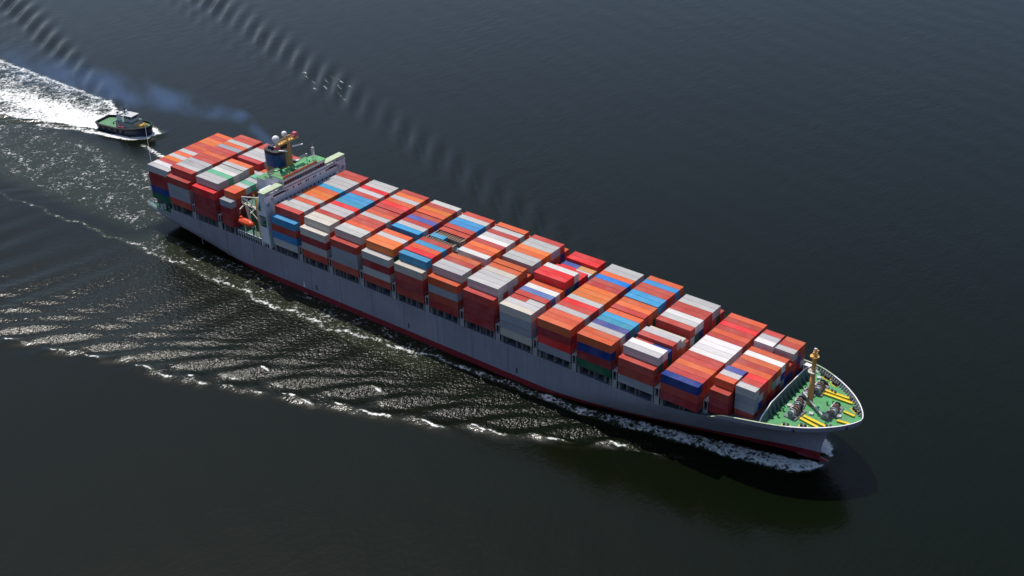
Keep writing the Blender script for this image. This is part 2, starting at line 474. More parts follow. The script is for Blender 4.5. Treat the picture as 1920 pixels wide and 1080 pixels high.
    chop = np.maximum(chop, 0.28*sstep(0, 10, d2)*(1-sstep(90, 230, d2))*(1-sstep(22, 45, np.abs(Y+6)))*(d2 > 0))
    chop = chop*near
    # keep the water outside the hull
    verts = np.stack([X, Y, Z], 1)
    idx = np.arange(nx*ny).reshape(nx, ny)
    faces = np.stack([idx[:-1, :-1], idx[1:, :-1], idx[1:, 1:], idx[:-1, 1:]], -1).reshape(-1, 4)
    me = bpy.data.meshes.new('water')
    me.vertices.add(len(verts)); me.vertices.foreach_set('co', verts.astype(np.float32).ravel())
    me.loops.add(faces.size); me.loops.foreach_set('vertex_index', faces.astype(np.int32).ravel())
    me.polygons.add(len(faces)); me.polygons.foreach_set('loop_start', np.arange(0, faces.size, 4, dtype=np.int32))
    me.polygons.foreach_set('use_smooth', np.ones(len(faces), bool))
    me.update(); me.validate()
    for nm, arr in (('foam', foam), ('chop', chop)):
        a = me.attributes.new(nm, 'FLOAT', 'POINT'); a.data.foreach_set('value', arr.astype(np.float32))
    o = bpy.data.objects.new('water', me); COL.objects.link(o)
    tag(o, kind='structure')
    return o

def water_mat():
    m = bpy.data.materials.new('sea_water'); m.use_nodes = True
    nt = m.node_tree; N = nt.nodes; L = nt.links
    out = N['Material Output']; b = N['Principled BSDF']
    b.inputs['Base Color'].default_value = (0.0060, 0.0105, 0.0080, 1)
    b.inputs['IOR'].default_value = 1.24
    geo = N.new('ShaderNodeNewGeometry')
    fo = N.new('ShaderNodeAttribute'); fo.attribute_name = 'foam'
    ch = N.new('ShaderNodeAttribute'); ch.attribute_name = 'chop'
    def math_(op, a, b_=None, c=None):
        n = N.new('ShaderNodeMath'); n.operation = op
        for i, v in enumerate((a, b_, c)):
            if v is None: continue
            if isinstance(v, (int, float)): n.inputs[i].default_value = v
            else: L.new(v, n.inputs[i])
        return n.outputs[0]
    def noise(scale, detail, vec, rough=0.55, dist=0.0):
        n = N.new('ShaderNodeTexNoise'); n.inputs['Scale'].default_value = scale; n.inputs['Detail'].default_value = detail
        n.inputs['Roughness'].default_value = rough; n.inputs['Distortion'].default_value = dist
        L.new(vec, n.inputs['Vector']); return n.outputs['Fac']
    def mapping(sc, rz):
        n = N.new('ShaderNodeMapping'); n.inputs['Scale'].default_value = sc; n.inputs['Rotation'].default_value = (0, 0, rz)
        L.new(geo.outputs['Position'], n.inputs['Vector']); return n.outputs[0]
    wind = mapping((1.0, 0.42, 1.0), R(-52))
    fine = mapping((1.0, 0.6, 1.0), R(-40))
    n1 = noise(0.22, 3, wind)
    n2 = noise(0.75, 3, fine)
    n3 = noise(1.0, 2.0, mapping((1.0, 0.75, 1.0), R(-30)), 0.6)
    gust = noise(0.012, 3, geo.outputs['Position'])
    gm = N.new('ShaderNodeMapRange'); gm.inputs['From Min'].default_value = 0.35; gm.inputs['From Max'].default_value = 0.65
    gm.inputs['To Min'].default_value = 0.5; gm.inputs['To Max'].default_value = 1.3
    L.new(gust, gm.inputs['Value'])
    h = math_('MULTIPLY', n1, 0.12)
    h = math_('MULTIPLY_ADD', n2, 0.075, h)
    h = math_('MULTIPLY', h, gm.outputs['Result'])
    cs = math_('MULTIPLY', ch.outputs['Fac'], 0.43)
    h = math_('MULTIPLY_ADD', n3, cs, h)
    rg = math_('MULTIPLY_ADD', ch.outputs['Fac'], 0.10, 0.17)
    L.new(rg, b.inputs['Roughness'])
    bp = N.new('ShaderNodeBump'); bp.inputs['Strength'].default_value = 1.0; bp.inputs['Distance'].default_value = 1.0
    L.new(h, bp.inputs['Height']); L.new(bp.outputs['Normal'], b.inputs['Normal'])
    # foam
    f1 = noise(0.55, 8, geo.outputs['Position'], 0.72, 0.6)
    f2 = noise(0.13, 4, geo.outputs['Position'], 0.6, 0.8)
    vo = N.new('ShaderNodeTexVoronoi'); vo.feature = 'DISTANCE_TO_EDGE'; vo.inputs['Scale'].default_value = 0.55
    wv = N.new('ShaderNodeVectorMath'); wv.operation = 'MULTIPLY_ADD'
    nz = N.new('ShaderNodeTexNoise'); nz.inputs['Scale'].default_value = 0.4; nz.inputs['Detail'].default_value = 3
    L.new(geo.outputs['Position'], nz.inputs['Vector'])
    L.new(nz.outputs['Color'], wv.inputs[0]); wv.inputs[1].default_value = (4, 4, 0); L.new(geo.outputs['Position'], wv.inputs[2])
    L.new(wv.outputs[0], vo.inputs['Vector'])
    lace = N.new('ShaderNodeMapRange'); lace.inputs['From Min'].default_value = 0.0; lace.inputs['From Max'].default_value = 0.35
    lace.inputs['To Min'].default_value = 0.16; lace.inputs['To Max'].default_value = -0.10
    L.new(vo.outputs['Distance'], lace.inputs['Value'])
    p = math_('MULTIPLY_ADD', f1, 1.25, -0.625)
    p2 = math_('MULTIPLY_ADD', f2, 0.7, -0.35)
    v = math_('ADD', fo.outputs['Fac'], p)
    v = math_('ADD', v, p2)
    v = math_('ADD', v, lace.outputs['Result'])
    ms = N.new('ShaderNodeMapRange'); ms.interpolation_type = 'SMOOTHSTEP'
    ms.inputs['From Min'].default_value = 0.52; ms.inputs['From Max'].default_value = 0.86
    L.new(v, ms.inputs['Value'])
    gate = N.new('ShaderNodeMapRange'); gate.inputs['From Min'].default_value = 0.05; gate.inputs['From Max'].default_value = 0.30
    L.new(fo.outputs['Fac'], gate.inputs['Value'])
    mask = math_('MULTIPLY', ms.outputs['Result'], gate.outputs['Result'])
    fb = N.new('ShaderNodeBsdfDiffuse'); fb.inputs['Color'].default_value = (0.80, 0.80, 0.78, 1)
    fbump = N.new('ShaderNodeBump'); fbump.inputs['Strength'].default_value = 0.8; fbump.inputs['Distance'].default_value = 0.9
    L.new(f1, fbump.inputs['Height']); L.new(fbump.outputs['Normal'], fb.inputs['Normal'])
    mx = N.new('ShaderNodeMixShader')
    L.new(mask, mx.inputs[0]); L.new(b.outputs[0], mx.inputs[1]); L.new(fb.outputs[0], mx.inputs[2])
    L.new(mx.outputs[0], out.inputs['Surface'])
    # aerated water is paler and greener where foam has been
    ae = N.new('ShaderNodeMix'); ae.data_type = 'RGBA'
    af = N.new('ShaderNodeMapRange'); af.inputs['From Min'].default_value = 0.1; af.inputs['From Max'].default_value = 0.9; af.inputs['To Max'].default_value = 0.8
    L.new(fo.outputs['Fac'], af.inputs['Value']); L.new(af.outputs['Result'], ae.inputs['Factor'])
    ae.inputs['A'].default_value = (0.0024, 0.0044, 0.0012, 1); ae.inputs['B'].default_value = (0.045, 0.055, 0.028, 1)
    L.new(ae.outputs['Result'], b.inputs['Base Color'])
    return m

water = build_water()
water.data.materials.append(water_mat())

# ------------------------------------------------------------------ the container ship
ship = tag(empty('container_ship'), 'long grey container ship with red waterline band and green foredeck', 'ship')
ZD = 13.0           # main deck at the side
ZB = 15.7           # underside of the deck containers
ZF = 17.2           # forecastle deck

def deck_z(x):
    x = np.asarray(x, float)
    z = ZD + (ZF-ZD)*sstep(160, 195, x)
    return np.where(x < -57.5, 9.2, z)

def stations():
    a = list(np.linspace(-75.5, -57.6, 8)) + [-57.4] + list(np.linspace(-50, 150, 41)) + list(np.linspace(154, 210, 36)) + [211.2, 212.2, 213.0, 213.5, 213.7]
    return np.array(a)

def build_hull():
    XS = stations(); x0t, x1t = XS[0], XS[-1]
    zs = [-2.5, 0.0, 1.2, 2.3, 4.0, 6.0, 8.0, 9.2]
    mb = MB(); ns = len(XS); grid = {}
    lv = zs + [10.6, 11.9, 'top']
    for sgn in (-1, 1):
        for j, z in enumerate(lv):
            for i, x in enumerate(XS):
                zt = float(deck_z(x))
                if z == 'top': zz = zt
                elif z > 9.2: zz = 9.2+(zt-9.2)*(z-9.2)/(ZD-9.2)
                else: zz = z
                x1 = float(np.interp(zz, [-2.5, 0, 5, 10, 14, 17.2], [203, 203, 203, 204.5, 209, 213.7]))
                x0 = float(np.interp(zz, [-2.5, 0, 4, 7], [-64, -66, -71, -75.5]))
                t = (x-x0t)/(x1t-x0t); xx = x0+(x1-x0)*t
                grid[sgn, j, i] = len(mb.v)
                mb.v.append((xx, sgn*float(hull_half(xx, zz)), zz))
        for j in range(len(lv)-1):
            for i in range(ns-1):
                q = (grid[sgn, j, i], grid[sgn, j, i+1], grid[sgn, j+1, i+1], grid[sgn, j+1, i])
                mb.f.append(q if sgn < 0 else q[::-1]); mb.m.append(1 if j < 3 else 0)
    for j in range(len(lv)-1):      # transom
        mb.f.append((grid[-1, j, 0], grid[-1, j+1, 0], grid[1, j+1, 0], grid[1, j, 0])); mb.m.append(1 if j < 3 else 0)
    hull = mb.build('hull', [M['hull_grey'], M['boot']], ship, smooth=False)
    hull.data.polygons.foreach_set('use_smooth', [True]*len(hull.data.polygons))
    # bulbous forefoot
    rings = []
    for k in range(9):
        u = k/8.0; x = 196+17*u
        r = 3.1*math.sqrt(max(1-u**2.0, 0.0))+0.02
        rings.append([(x, 0.72*r*math.cos(a), -2.35+1.05*r*math.sin(a)) for a in np.linspace(0, 2*math.pi, 14, endpoint=False)])
    b = MB(); b.ring_loft(rings); b.build('bulbous_bow', M['boot'], ship, smooth=True)
    # decks
    def deck(name, xa, xb, m, inset=0.05, dz=-0.03):
        sel = [x for x in XS if xa <= x <= xb]
        d = MB(); vs = []
        for x in sel:
            z = float(deck_z(x))+dz; y = max(float(hull_half(x, float(deck_z(x))))-inset, 0.02)
            vs += [(x, -y, z), (x, y, z)]
        d.add(vs, [(2*i, 2*i+2, 2*i+3, 2*i+1) for i in range(len(sel)-1)])
        return d.build(name, m, ship)
    deck('mooring_deck', -75.5, -57.6, M['deck_teal'])
    deck('main_deck', -57.4, 191.2, M['deck_grey'])
    deck('forecastle_deck', 190.0, 213.7, M['deck_green'], dz=0.004)
    s = MB(); s.box(-57.55, -57.4, -19.6, 19.6, 9.2, 12.98); s.build('deck_break_bulkhead', M['hull_grey'], ship)
    return XS
XS = build_hull()

# bulwark with white cap rail and brackets round the bow
def bulwark():
    xs = np.concatenate([np.linspace(176, 208, 46), np.array([209, 210, 211, 212, 212.7, 213.2, 213.55, 213.7])])
    hb = lambda x: 1.35*sstep(176, 181, x)
    for sgn in (-1, 1):
        mb = MB(); cap = MB(); vo = []; ci = []
        for x in xs:
            z = float(deck_z(x)); y = float(hull_half(x, z)); h = float(hb(x))+0.02
            yo = y+0.10*h; yi = max(y+0.10*h-0.22, 0.0)
            vo += [(x, sgn*y, z-0.02), (x+0.05*h, sgn*yo, z+h), (x+0.05*h-0.02, sgn*yi, z+h), (x-0.02, sgn*max(y-0.22, 0), z-0.02)]
            ci += [(x+0.05*h, sgn*(yo+0.04), z+h+0.01), (x+0.05*h, sgn*(yo+0.04), z+h+0.14), (x+0.05*h-0.1, sgn*max(yi-0.12, 0), z+h+0.16), (x+0.05*h-0.1, sgn*max(yi-0.12, 0), z+h+0.01)]
        n = len(xs); fs = []
        for i in range(n-1):
            for j in range(4):
                a, b_, c, d = 4*i+j, 4*i+(j+1) % 4, 4*i+4+(j+1) % 4, 4*i+4+j
                fs.append((a, b_, c, d) if sgn > 0 else (d, c, b_, a))
        mb.add(vo, fs)
        i0 = int(np.argmax(xs > 198.0))
        cap.add(ci[4*i0:], [f for f in fs[:4*(n-1-i0)]])
        bw = mb.build('bulwark', M['hull_grey'] if sgn > 0 else M['hull_grey'], ship)
        cap.build('cap_rail', M['white'], bw)
        aft = MB(); aft.add(ci[:4*i0+4], fs[:4*i0]); aft.build('cap_rail', M['pale_green'], bw)
        k = MB(); k.add([(0,-0.06,0),(0,0.06,0),(-0.95,0.06,0),(-0.95,-0.06,0),(0,-0.06,1.15),(0,0.06,1.15),(-0.18,0.06,1.15),(-0.18,-0.06,1.15)],
                        [(0,1,2,3),(4,7,6,5),(0,4,5,1),(1,5,6,2),(2,6,7,3),(3,7,4,0)])
        me = k.mesh('bulwark_bracket', M['light'])
        for x in np.linspace(193.5, 212.4, 22):
            z = float(deck_z(x)); y = float(hull_half(x, z)); y2 = float(hull_half(x+0.05, z))
            nrm = math.atan2(0.05*sgn, -(y2-y)) if sgn > 0 else math.atan2(-0.05, -(y2-y))
            # outward normal of the outline
            nx_, ny_ = -(y2-y), 0.05
            place('bulwark_bracket', me, bw, (x-0.25*nx_/math.hypot(nx_, ny_), sgn*(y-0.25*ny_/math.hypot(nx_, ny_)), z+0.01), math.atan2(sgn*ny_, nx_))
bulwark()

# pieces on the hull side: dark fender slots and white tug marks, and the vertical rubbing strakes
def hull_marks():
    for i, x in enumerate((19.5, 63.0, 108.5, 141.0, 201.0)):
        z0 = 3.4 if i < 4 else 9.0
        y = -float(hull_half(x, z0))
        if i == 4: continue
        mb = MB(); mb.box(x-0.28, x+0.28, y-0.03, y+0.1, z0, z0+2.0); mb.build('pilot_door', M['dark'], ship)
    for x in (13.2, 137.0):
        y = -20.05
        if x > 120: continue
        mb = MB(); mb.add([(x-0.35, y-0.03, 2.6), (x+0.35, y-0.03, 2.6), (x, y-0.03, 5.4), (x-0.35, y+0.05, 2.6), (x+0.35, y+0.05, 2.6), (x, y+0.05, 5.4)],
                          [(0,1,2),(5,4,3),(0,3,4,1),(1,4,5,2),(2,5,3,0)])
        mb.build('tug_mark', M['white'], ship)
    me = MB().box(-0.11, 0.11, -0.10, 0.02, 2.6, 12.6).mesh('rubbing_strake', M['hull_grey'])
    for x in np.arange(-42, 112, 14.647):
        place('rubbing_strake', me, ship, (x+0.6, -20.05, 0))
hull_marks()

# hatch coaming, container pedestals and lashing bridges
PIT = 14.647
BAYX = {i: (i-1)*PIT for i in range(1, 14)}
BAYX.update({0: -27.1, -1: -42.2, -2: -56.75, -3: -71.1})
RP = (40.2-2.44)/15
def row_y(k):       # centre of row k, counted 1..16 from the near (starboard) side
    return -20.1+1.22+(k-1)*RP

def deck_gear():
    mb = MB(); mb.box(0.3, 174.6, -16.6, 16.6, ZD-0.02, ZB-0.12); mb.build('hatch_coaming', M['deck_grey'], ship)
    mb = MB(); mb.box(175.2, 189.6, -13.4, 13.4, ZD-0.02, ZB-0.12); mb.build('hatch_coaming', M['deck_grey'], ship)
    mb = MB(); mb.box(-56.9, -20.6, -16.6, 16.6, ZD-0.02, ZB-0.12); mb.build('hatch_coaming', M['deck_grey'], ship)
    mb = MB(); mb.box(-71.0, -58.6, -16.4, 16.4, 12.3, 12.74); mb.build('container_platform', M['midgrey'], ship)
    ped = MB(); ped.tbox(-0.45, 0.45, -1.05, 1.05, 0, ZB-ZD-0.02, 0.1, 0.15); me = ped.mesh('pedestal', M['midgrey'])
    ped2 = MB(); ped2.box(-0.14, 0.14, -1.0, 1.0, 0, ZB-ZD-0.02); me2 = ped2.mesh('stanchion', M['midgrey'])
    leg = MB(); leg.box(-0.2, 0.2, -0.2, 0.2, 0, 3.2); mel = leg.mesh('post', M['midgrey'])
    for b, x in BAYX.items():
        if b in (-3,): 
            for y in (-16, -8, 0, 8, 16):
                for xx in (-70.5, -59.0): place('post', mel, ship, (xx, y, 9.18))
            continue
        Lb = 6.06 if b == 0 else 12.19
        for sgn, k in ((-1, 1), (1, 16)):
            for fx in (0.35, 0.5, Lb-0.35):
                xx = x+(fx if fx != 0.5 else Lb/2)
                hy = float(hull_half(xx, ZD))
                y = row_y(k)
                if abs(y)+1.0 > hy: continue
                place('pedestal' if fx != 0.5 else 'stanchion', me if fx != 0.5 else me2, ship, (xx, y, ZD))
            for fx in [Lb*random.uniform(0.08, 0.92) for _ in range(5 if Lb > 8 else 2)]:
                hy = float(hull_half(x+fx, float(deck_z(x+fx))))
                if hy < 19.5: continue
                place('stanchion', me2, ship, (x+fx, row_y(k)+sgn*-0.5, ZD))
    gaps = [(BAYX[i]+12.19+BAYX[i+1])/2 for i in range(1, 13)] + [-29.0, -43.4]
    for g in gaps:
        br = MB(); zt = ZB+2.9 if g < 0 or g > 0 else ZB
        hw = 20.0 if g < 170 else 17.5
        for y in np.linspace(-hw+0.15, hw-0.15, 9):
            br.box(g-0.75, g-0.5, y-0.14, y+0.14, ZD-0.02, zt); br.box(g+0.5, g+0.75, y-0.14, y+0.14, ZD-0.02, zt)
        br.box(g-0.85, g+0.85, -hw, hw, zt, zt+0.12); br.box(g-0.85, g+0.85, -hw, hw, ZB-0.3, ZB-0.15)
        for s_ in (-1, 1):
            br.box(g-0.8, g+0.8, s_*hw-0.06, s_*hw+0.06, ZD-0.02, ZB-0.2)
            br.box(g-0.82, g-0.74, -hw, hw, zt+1.0, zt+1.08); br.box(g+0.74, g+0.82, -hw, hw, zt+1.0, zt+1.08)
            break
        br.build('lashing_bridge', M['grey'], ship)
deck_gear()

# breakwater in front of the foremost stack
def breakwater():
    mb = MB()
    top = [(191.3, -17.0, 18.0), (191.2, -15.5, 19.1), (191.0, -10.0, 20.6), (190.9, 0, 20.7), (190.9, 11.0, 20.4), (191.0, 14.5, 19.3), (191.2, 16.8, 18.0)]
    vs = []
    for x, y, z in top:
        vs += [(x+0.9, y, ZF-0.3), (x, y, z), (x-0.14, y, z), (x+0.72, y, ZF-0.3)]
    fs = []
    for i in range(len(top)-1):
        for j in range(4):
            fs.append((4*i+j, 4*i+4+j, 4*i+4+(j+1) % 4, 4*i+(j+1) % 4))
    mb.add(vs, fs)
    bw = mb.build('breakwater', M['breakwater'], ship)
    c = MB()
    for a, b in zip(top[:-1], top[1:]):
        c.bar((a[0]-0.07, a[1], a[2]+0.05), (b[0]-0.07, b[1], b[2]+0.05), 0.26, 0.12)
    c.build('cap_rail', M['white'], bw)
    k = MB(); k.add([(0,-0.06,0),(0,0.06,0),(1.5,0.06,0),(1.5,-0.06,0),(-0.62,-0.06,2.6),(-0.62,0.06,2.6),(-0.52,0.06,2.6),(-0.52,-0.06,2.6)],
                    [(0,3,2,1),(4,5,6,7),(0,1,5,4),(1,2,6,5),(2,3,7,6),(3,0,4,7)])
    me = k.mesh('stiffener', M['breakwater'])
    for y in np.linspace(-12, 12.5, 12): place('stiffener', me, bw, (191.85, y, ZF))
breakwater()

# forecastle: windlasses, mooring tracks, bollards, boom and foremast
def windlass(x, y, s=1.0, rz=0.0):
    w = empty('windlass', (x, y, ZF), rz, ship)
    MB().box(-1.6*s, 1.6*s, -2.6*s, 2.6*s, 0, 0.35).build('bed_plate', M['midgrey'], w)
    for i, (yy, r, l, mm) in enumerate(((-1.7, 0.95, 1.1, 'light'), (-0.2, 1.15, 0.9, 'brown'), (1.25, 0.85, 1.3, 'dark'))):
        d = MB(); d.cyl((0.1, (yy-l/2)*s, 1.35*s), (0.1, (yy+l/2)*s, 1.35*s), 0.62*r*s, n=14)
        d.cyl((0.1, (yy-l/2)*s, 1.35*s), (0.1, (yy-l/2+0.12)*s, 1.35*s), r*s, n=16); d.cyl((0.1, (yy+l/2-0.12)*s, 1.35*s), (0.1, (yy+l/2)*s, 1.35*s), r*s, n=16)
        d.build('drum', M[mm], w)
    MB().tbox(-1.3*s, -0.2*s, -0.9*s, 0.7*s, 0.35, 1.9*s, 0.15, 0.15).build('gearbox', M['light'], w, bevel=0.06)
    MB().cyl((-0.9*s, 1.0*s, 1.0*s), (-0.9*s, 2.4*s, 1.0*s), 0.42*s, n=12).build('motor', M['grey'], w)
    for yy in (-2.4, 0.45, 2.1): MB().tbox(-0.5*s, 0.7*s, yy*s-0.1, yy*s+0.1, 0.35, 1.7*s, 0.3, 0).build('bearing_stand', M['midgrey'], w)
    return w

def forecastle():
    windlass(196.9, -6.6, 1.15, R(-6)); windlass(197.2, 7.8, 1.15, R(4)); windlass(195.9, -2.4, 1.05, R(12)); windlass(195.8, 3.8, 1.05, R(-8))
    windlass(205.4, 0.7, 1.05, R(8)); windlass(204.9, -2.4, 0.8, R(-5))
    for (a, b, w) in (((199.0, -7.9), (205.0, -9.0), 0.88), ((199.3, -6.4), (207.0, -7.4), 0.88), ((198.6, 6.7), (207.7, 6.9), 0.88), ((198.6, 8.3), (205.9, 8.5), 0.88),
                      ((207.8, -3.0), (211.3, -2.6), 0.75), ((207.5, 1.9), (210.8, 1.6), 0.75)):
        t = MB(); t.bar((a[0], a[1], ZF+0.34), (b[0], b[1], ZF+0.34), w, 0.30)
        t.bar((a[0], a[1]-w/2+0.06, ZF+0.55), (b[0], b[1]-w/2+0.06, ZF+0.55), 0.12, 0.16); t.bar((a[0], a[1]+w/2-0.06, ZF+0.55), (b[0], b[1]+w/2-0.06, ZF+0.55), 0.12, 0.16)
        d = Vector((b[0]-a[0], b[1]-a[1], 0)); n = int(d.length/1.4)
        for i in range(n+1):
            p = Vector((a[0], a[1], 0))+d*(i/n); t.box(p.x-0.1, p.x+0.1, p.y-0.2, p.y+0.2, ZF, ZF+0.25)
        t.build('chain_cover', M['yellow'], ship, bevel=0.03)
    bo = MB()
    for y in (-0.55, 0.55):
        bo.cyl((0, y, 0.1), (0, y, 0.85), 0.30, n=12); bo.cyl((0, y, 0.78), (0, y, 0.95), 0.40, n=12)
    bo.box(-0.5, 0.5, -1.0, 1.0, 0, 0.12)
    me = bo.mesh('bollard', M['dark'])
    by = MB(); by.box(-0.7, 0.7, -1.25, 1.25, 0.0, 0.10); mey = by.mesh('bollard_base', M['yellow'])
    for x, y, a in ((197.4, -13.1, 15), (201.4, -10.6, 20), (201.0, 8.9, -12), (197.1, 11.7, -15), (196.2, 14.4, -18), (199.3, 12.9, -25), (207.2, -7.0, 30), (209.5, 4.6, -35)):
        place('bollard_base', mey, ship, (x, y, ZF), R(a+90)); place('bollard', me, ship, (x, y, ZF+0.1), R(a+90))
    fl = MB(); fl.box(-0.5, 0.5, -0.7, 0.7, 0, 0.3); fl.cyl((0, -0.35, 0.3), (0, -0.35, 1.0), 0.22, n=10); fl.cyl((0, 0.35, 0.3), (0, 0.35, 1.0), 0.22, n=10)
    mf = fl.mesh('fairlead', M['dark'])
    for x, y, a in ((199.8, -14.2, 60), (206.6, -9.0, 48), (211.2, -4.4, 30), (200.2, 13.6, -60), (194.6, 15.6, -70), (206.9, 8.6, -48), (211.4, 3.8, -30)):
        place('fairlead', mf, ship, (x, y*0.97, ZF), R(a))
    # stowed boom of the store crane
    c = MB(); c.cyl((195.6, 1.0, ZF), (195.6, 1.0, ZF+2.1), 0.45, 0.38, n=12); c.build('crane_post', M['grey'], ship)
    c = MB(); c.bar((195.3, 1.2, ZF+2.2), (203.9, -4.2, ZF+1.2), 0.45, 0.55); c.bar((203.4, -3.9, ZF), (203.4, -3.9, ZF+1.0), 0.25); c.build('crane_boom', M['light'], ship)
    # small fittings
    v = MB(); v.cyl((0,0,0), (0,0,0.9), 0.22, n=10); v.ball((0,0,1.05), 0.42, 10, 5, 0.6); mv = v.mesh('vent_head', M['deck_green'])
    for x, y in ((193.6, -10.4), (193.4, -7.0), (193.7, 6.0), (193.9, 10.8), (202.0, 2.8), (203.2, 4.0), (201.2, -1.2)): place('vent_head', mv, ship, (x, y, ZF))
    h = MB(); h.box(-0.6, 0.6, -0.6, 0.6, 0, 0.5); mh = h.mesh('deck_hatch', M['light'])
    for x, y in ((207.3, -0.6), (193.8, -4.0), (200.5, -4.0), (194.4, 13.2)): place('deck_hatch', mh, ship, (x, y, ZF), R(20))
    w = MB(); w.box(-1.0, 1.0, -0.8, 0.8, 0, 1.6); w.build('deck_locker', M['white'], ship).location = (189.6, 15.6, ZF)
    # foremast
    fm = empty('foremast', (198.0, 0, ZF), 0, ship)
    MB().cyl((0,0,0), (0,0,11.3), 0.80, 0.62, n=12).cyl((0,0,11.3), (-0.1,0,18.2), 0.55, 0.40, n=12).build('pole', M['mast_orange'], fm, smooth=True)
    MB().cyl((0.75,-0.1,0), (0.5,-0.05,17.4), 0.07, n=6).cyl((0.75,0.4,0), (0.5,0.3,17.4), 0.07, n=6).build('ladder', M['mast_orange'], fm)
    p = MB(); p.cyl((0,0,11.2), (0,0,11.36), 1.45, n=14)
    for i in range(10):
        a = 2*math.pi*i/10; b = 2*math.pi*(i+1)/10
        p.bar((1.2*math.cos(a), 1.2*math.sin(a), 11.3), (1.2*math.cos(a), 1.2*math.sin(a), 12.3), 0.08); p.bar((1.2*math.cos(a), 1.2*math.sin(a), 12.3), (1.2*math.cos(b), 1.2*math.sin(b), 12.3), 0.08)
    p.build('platform', M['cream'], fm)
    p = MB(); p.cyl((0,0,16.2), (0,0,16.36), 1.3, n=14); p.bar((0,-2.0,16.6), (0,2.0,16.6), 0.16); p.bar((0,-1.2,17.6), (0,1.2,17.6), 0.12)
    for y in (-1.9, 1.9): p.box(-0.22, 0.22, y-0.22, y+0.22, 16.65, 17.2)
    for y in (-1.1, 1.1): p.box(-0.18, 0.18, y-0.18, y+0.18, 17.65, 18.1)
    p.build('crosstree', M['gold'], fm)
    MB().box(-0.25, 0.25, -0.25, 0.25, 18.2, 18.9).box(0.35, 0.8, -0.2, 0.2, 12.3, 12.9).build('mast_light', M['white'], fm)
forecastle()

# stern gear seen under the aftermost stack
def stern_gear():
    for x, y in ((-73.2, -14.6), (-66.8, -16.2)): 
        windlass_ = MB(); windlass_.cyl((x, y-1.2, 10.4), (x, y+1.2, 10.4), 0.8, n=14); windlass_.box(x-0.9, x+0.9, y-1.4, y+1.4, 9.18, 9.9)
        windlass_.build('mooring_winch', M['light'], ship)
    r = MB()
    pts = [(-75.4, y) for y in np.linspace(-17.2, 17.2, 14)]
    side = [(x, -float(hull_half(x, 9.2))+0.1) for x in np.linspace(-75.4, -58.0, 10)]
    for line in (pts, side):
        for (x, y) in line: r.bar((x, y, 9.2), (x, y, 10.4), 0.09)
        for a, b in zip(line[:-1], line[1:]):
            for z in (9.8, 10.4): r.bar((a[0], a[1], z), (b[0], b[1], z), 0.07)
    r.build('railing', M['white'], ship)
    r = MB(); r.tbox(-75.0, -71.6, -14, 14, 9.18, 12.3, 0, 0); r.build('stern_house', M['grey'], ship)
    for i in range(4):
        v = MB(); v.cyl((0,0,0), (0,0,1.5), 0.3, n=10); v.ball((0,0,1.7), 0.5, 10, 5, 0.7)
        v.build('vent_head', M['deck_green'] if i % 2 else M['white'], ship).location = (-70.5+2.6*i, -17.0, 9.2)
stern_gear()

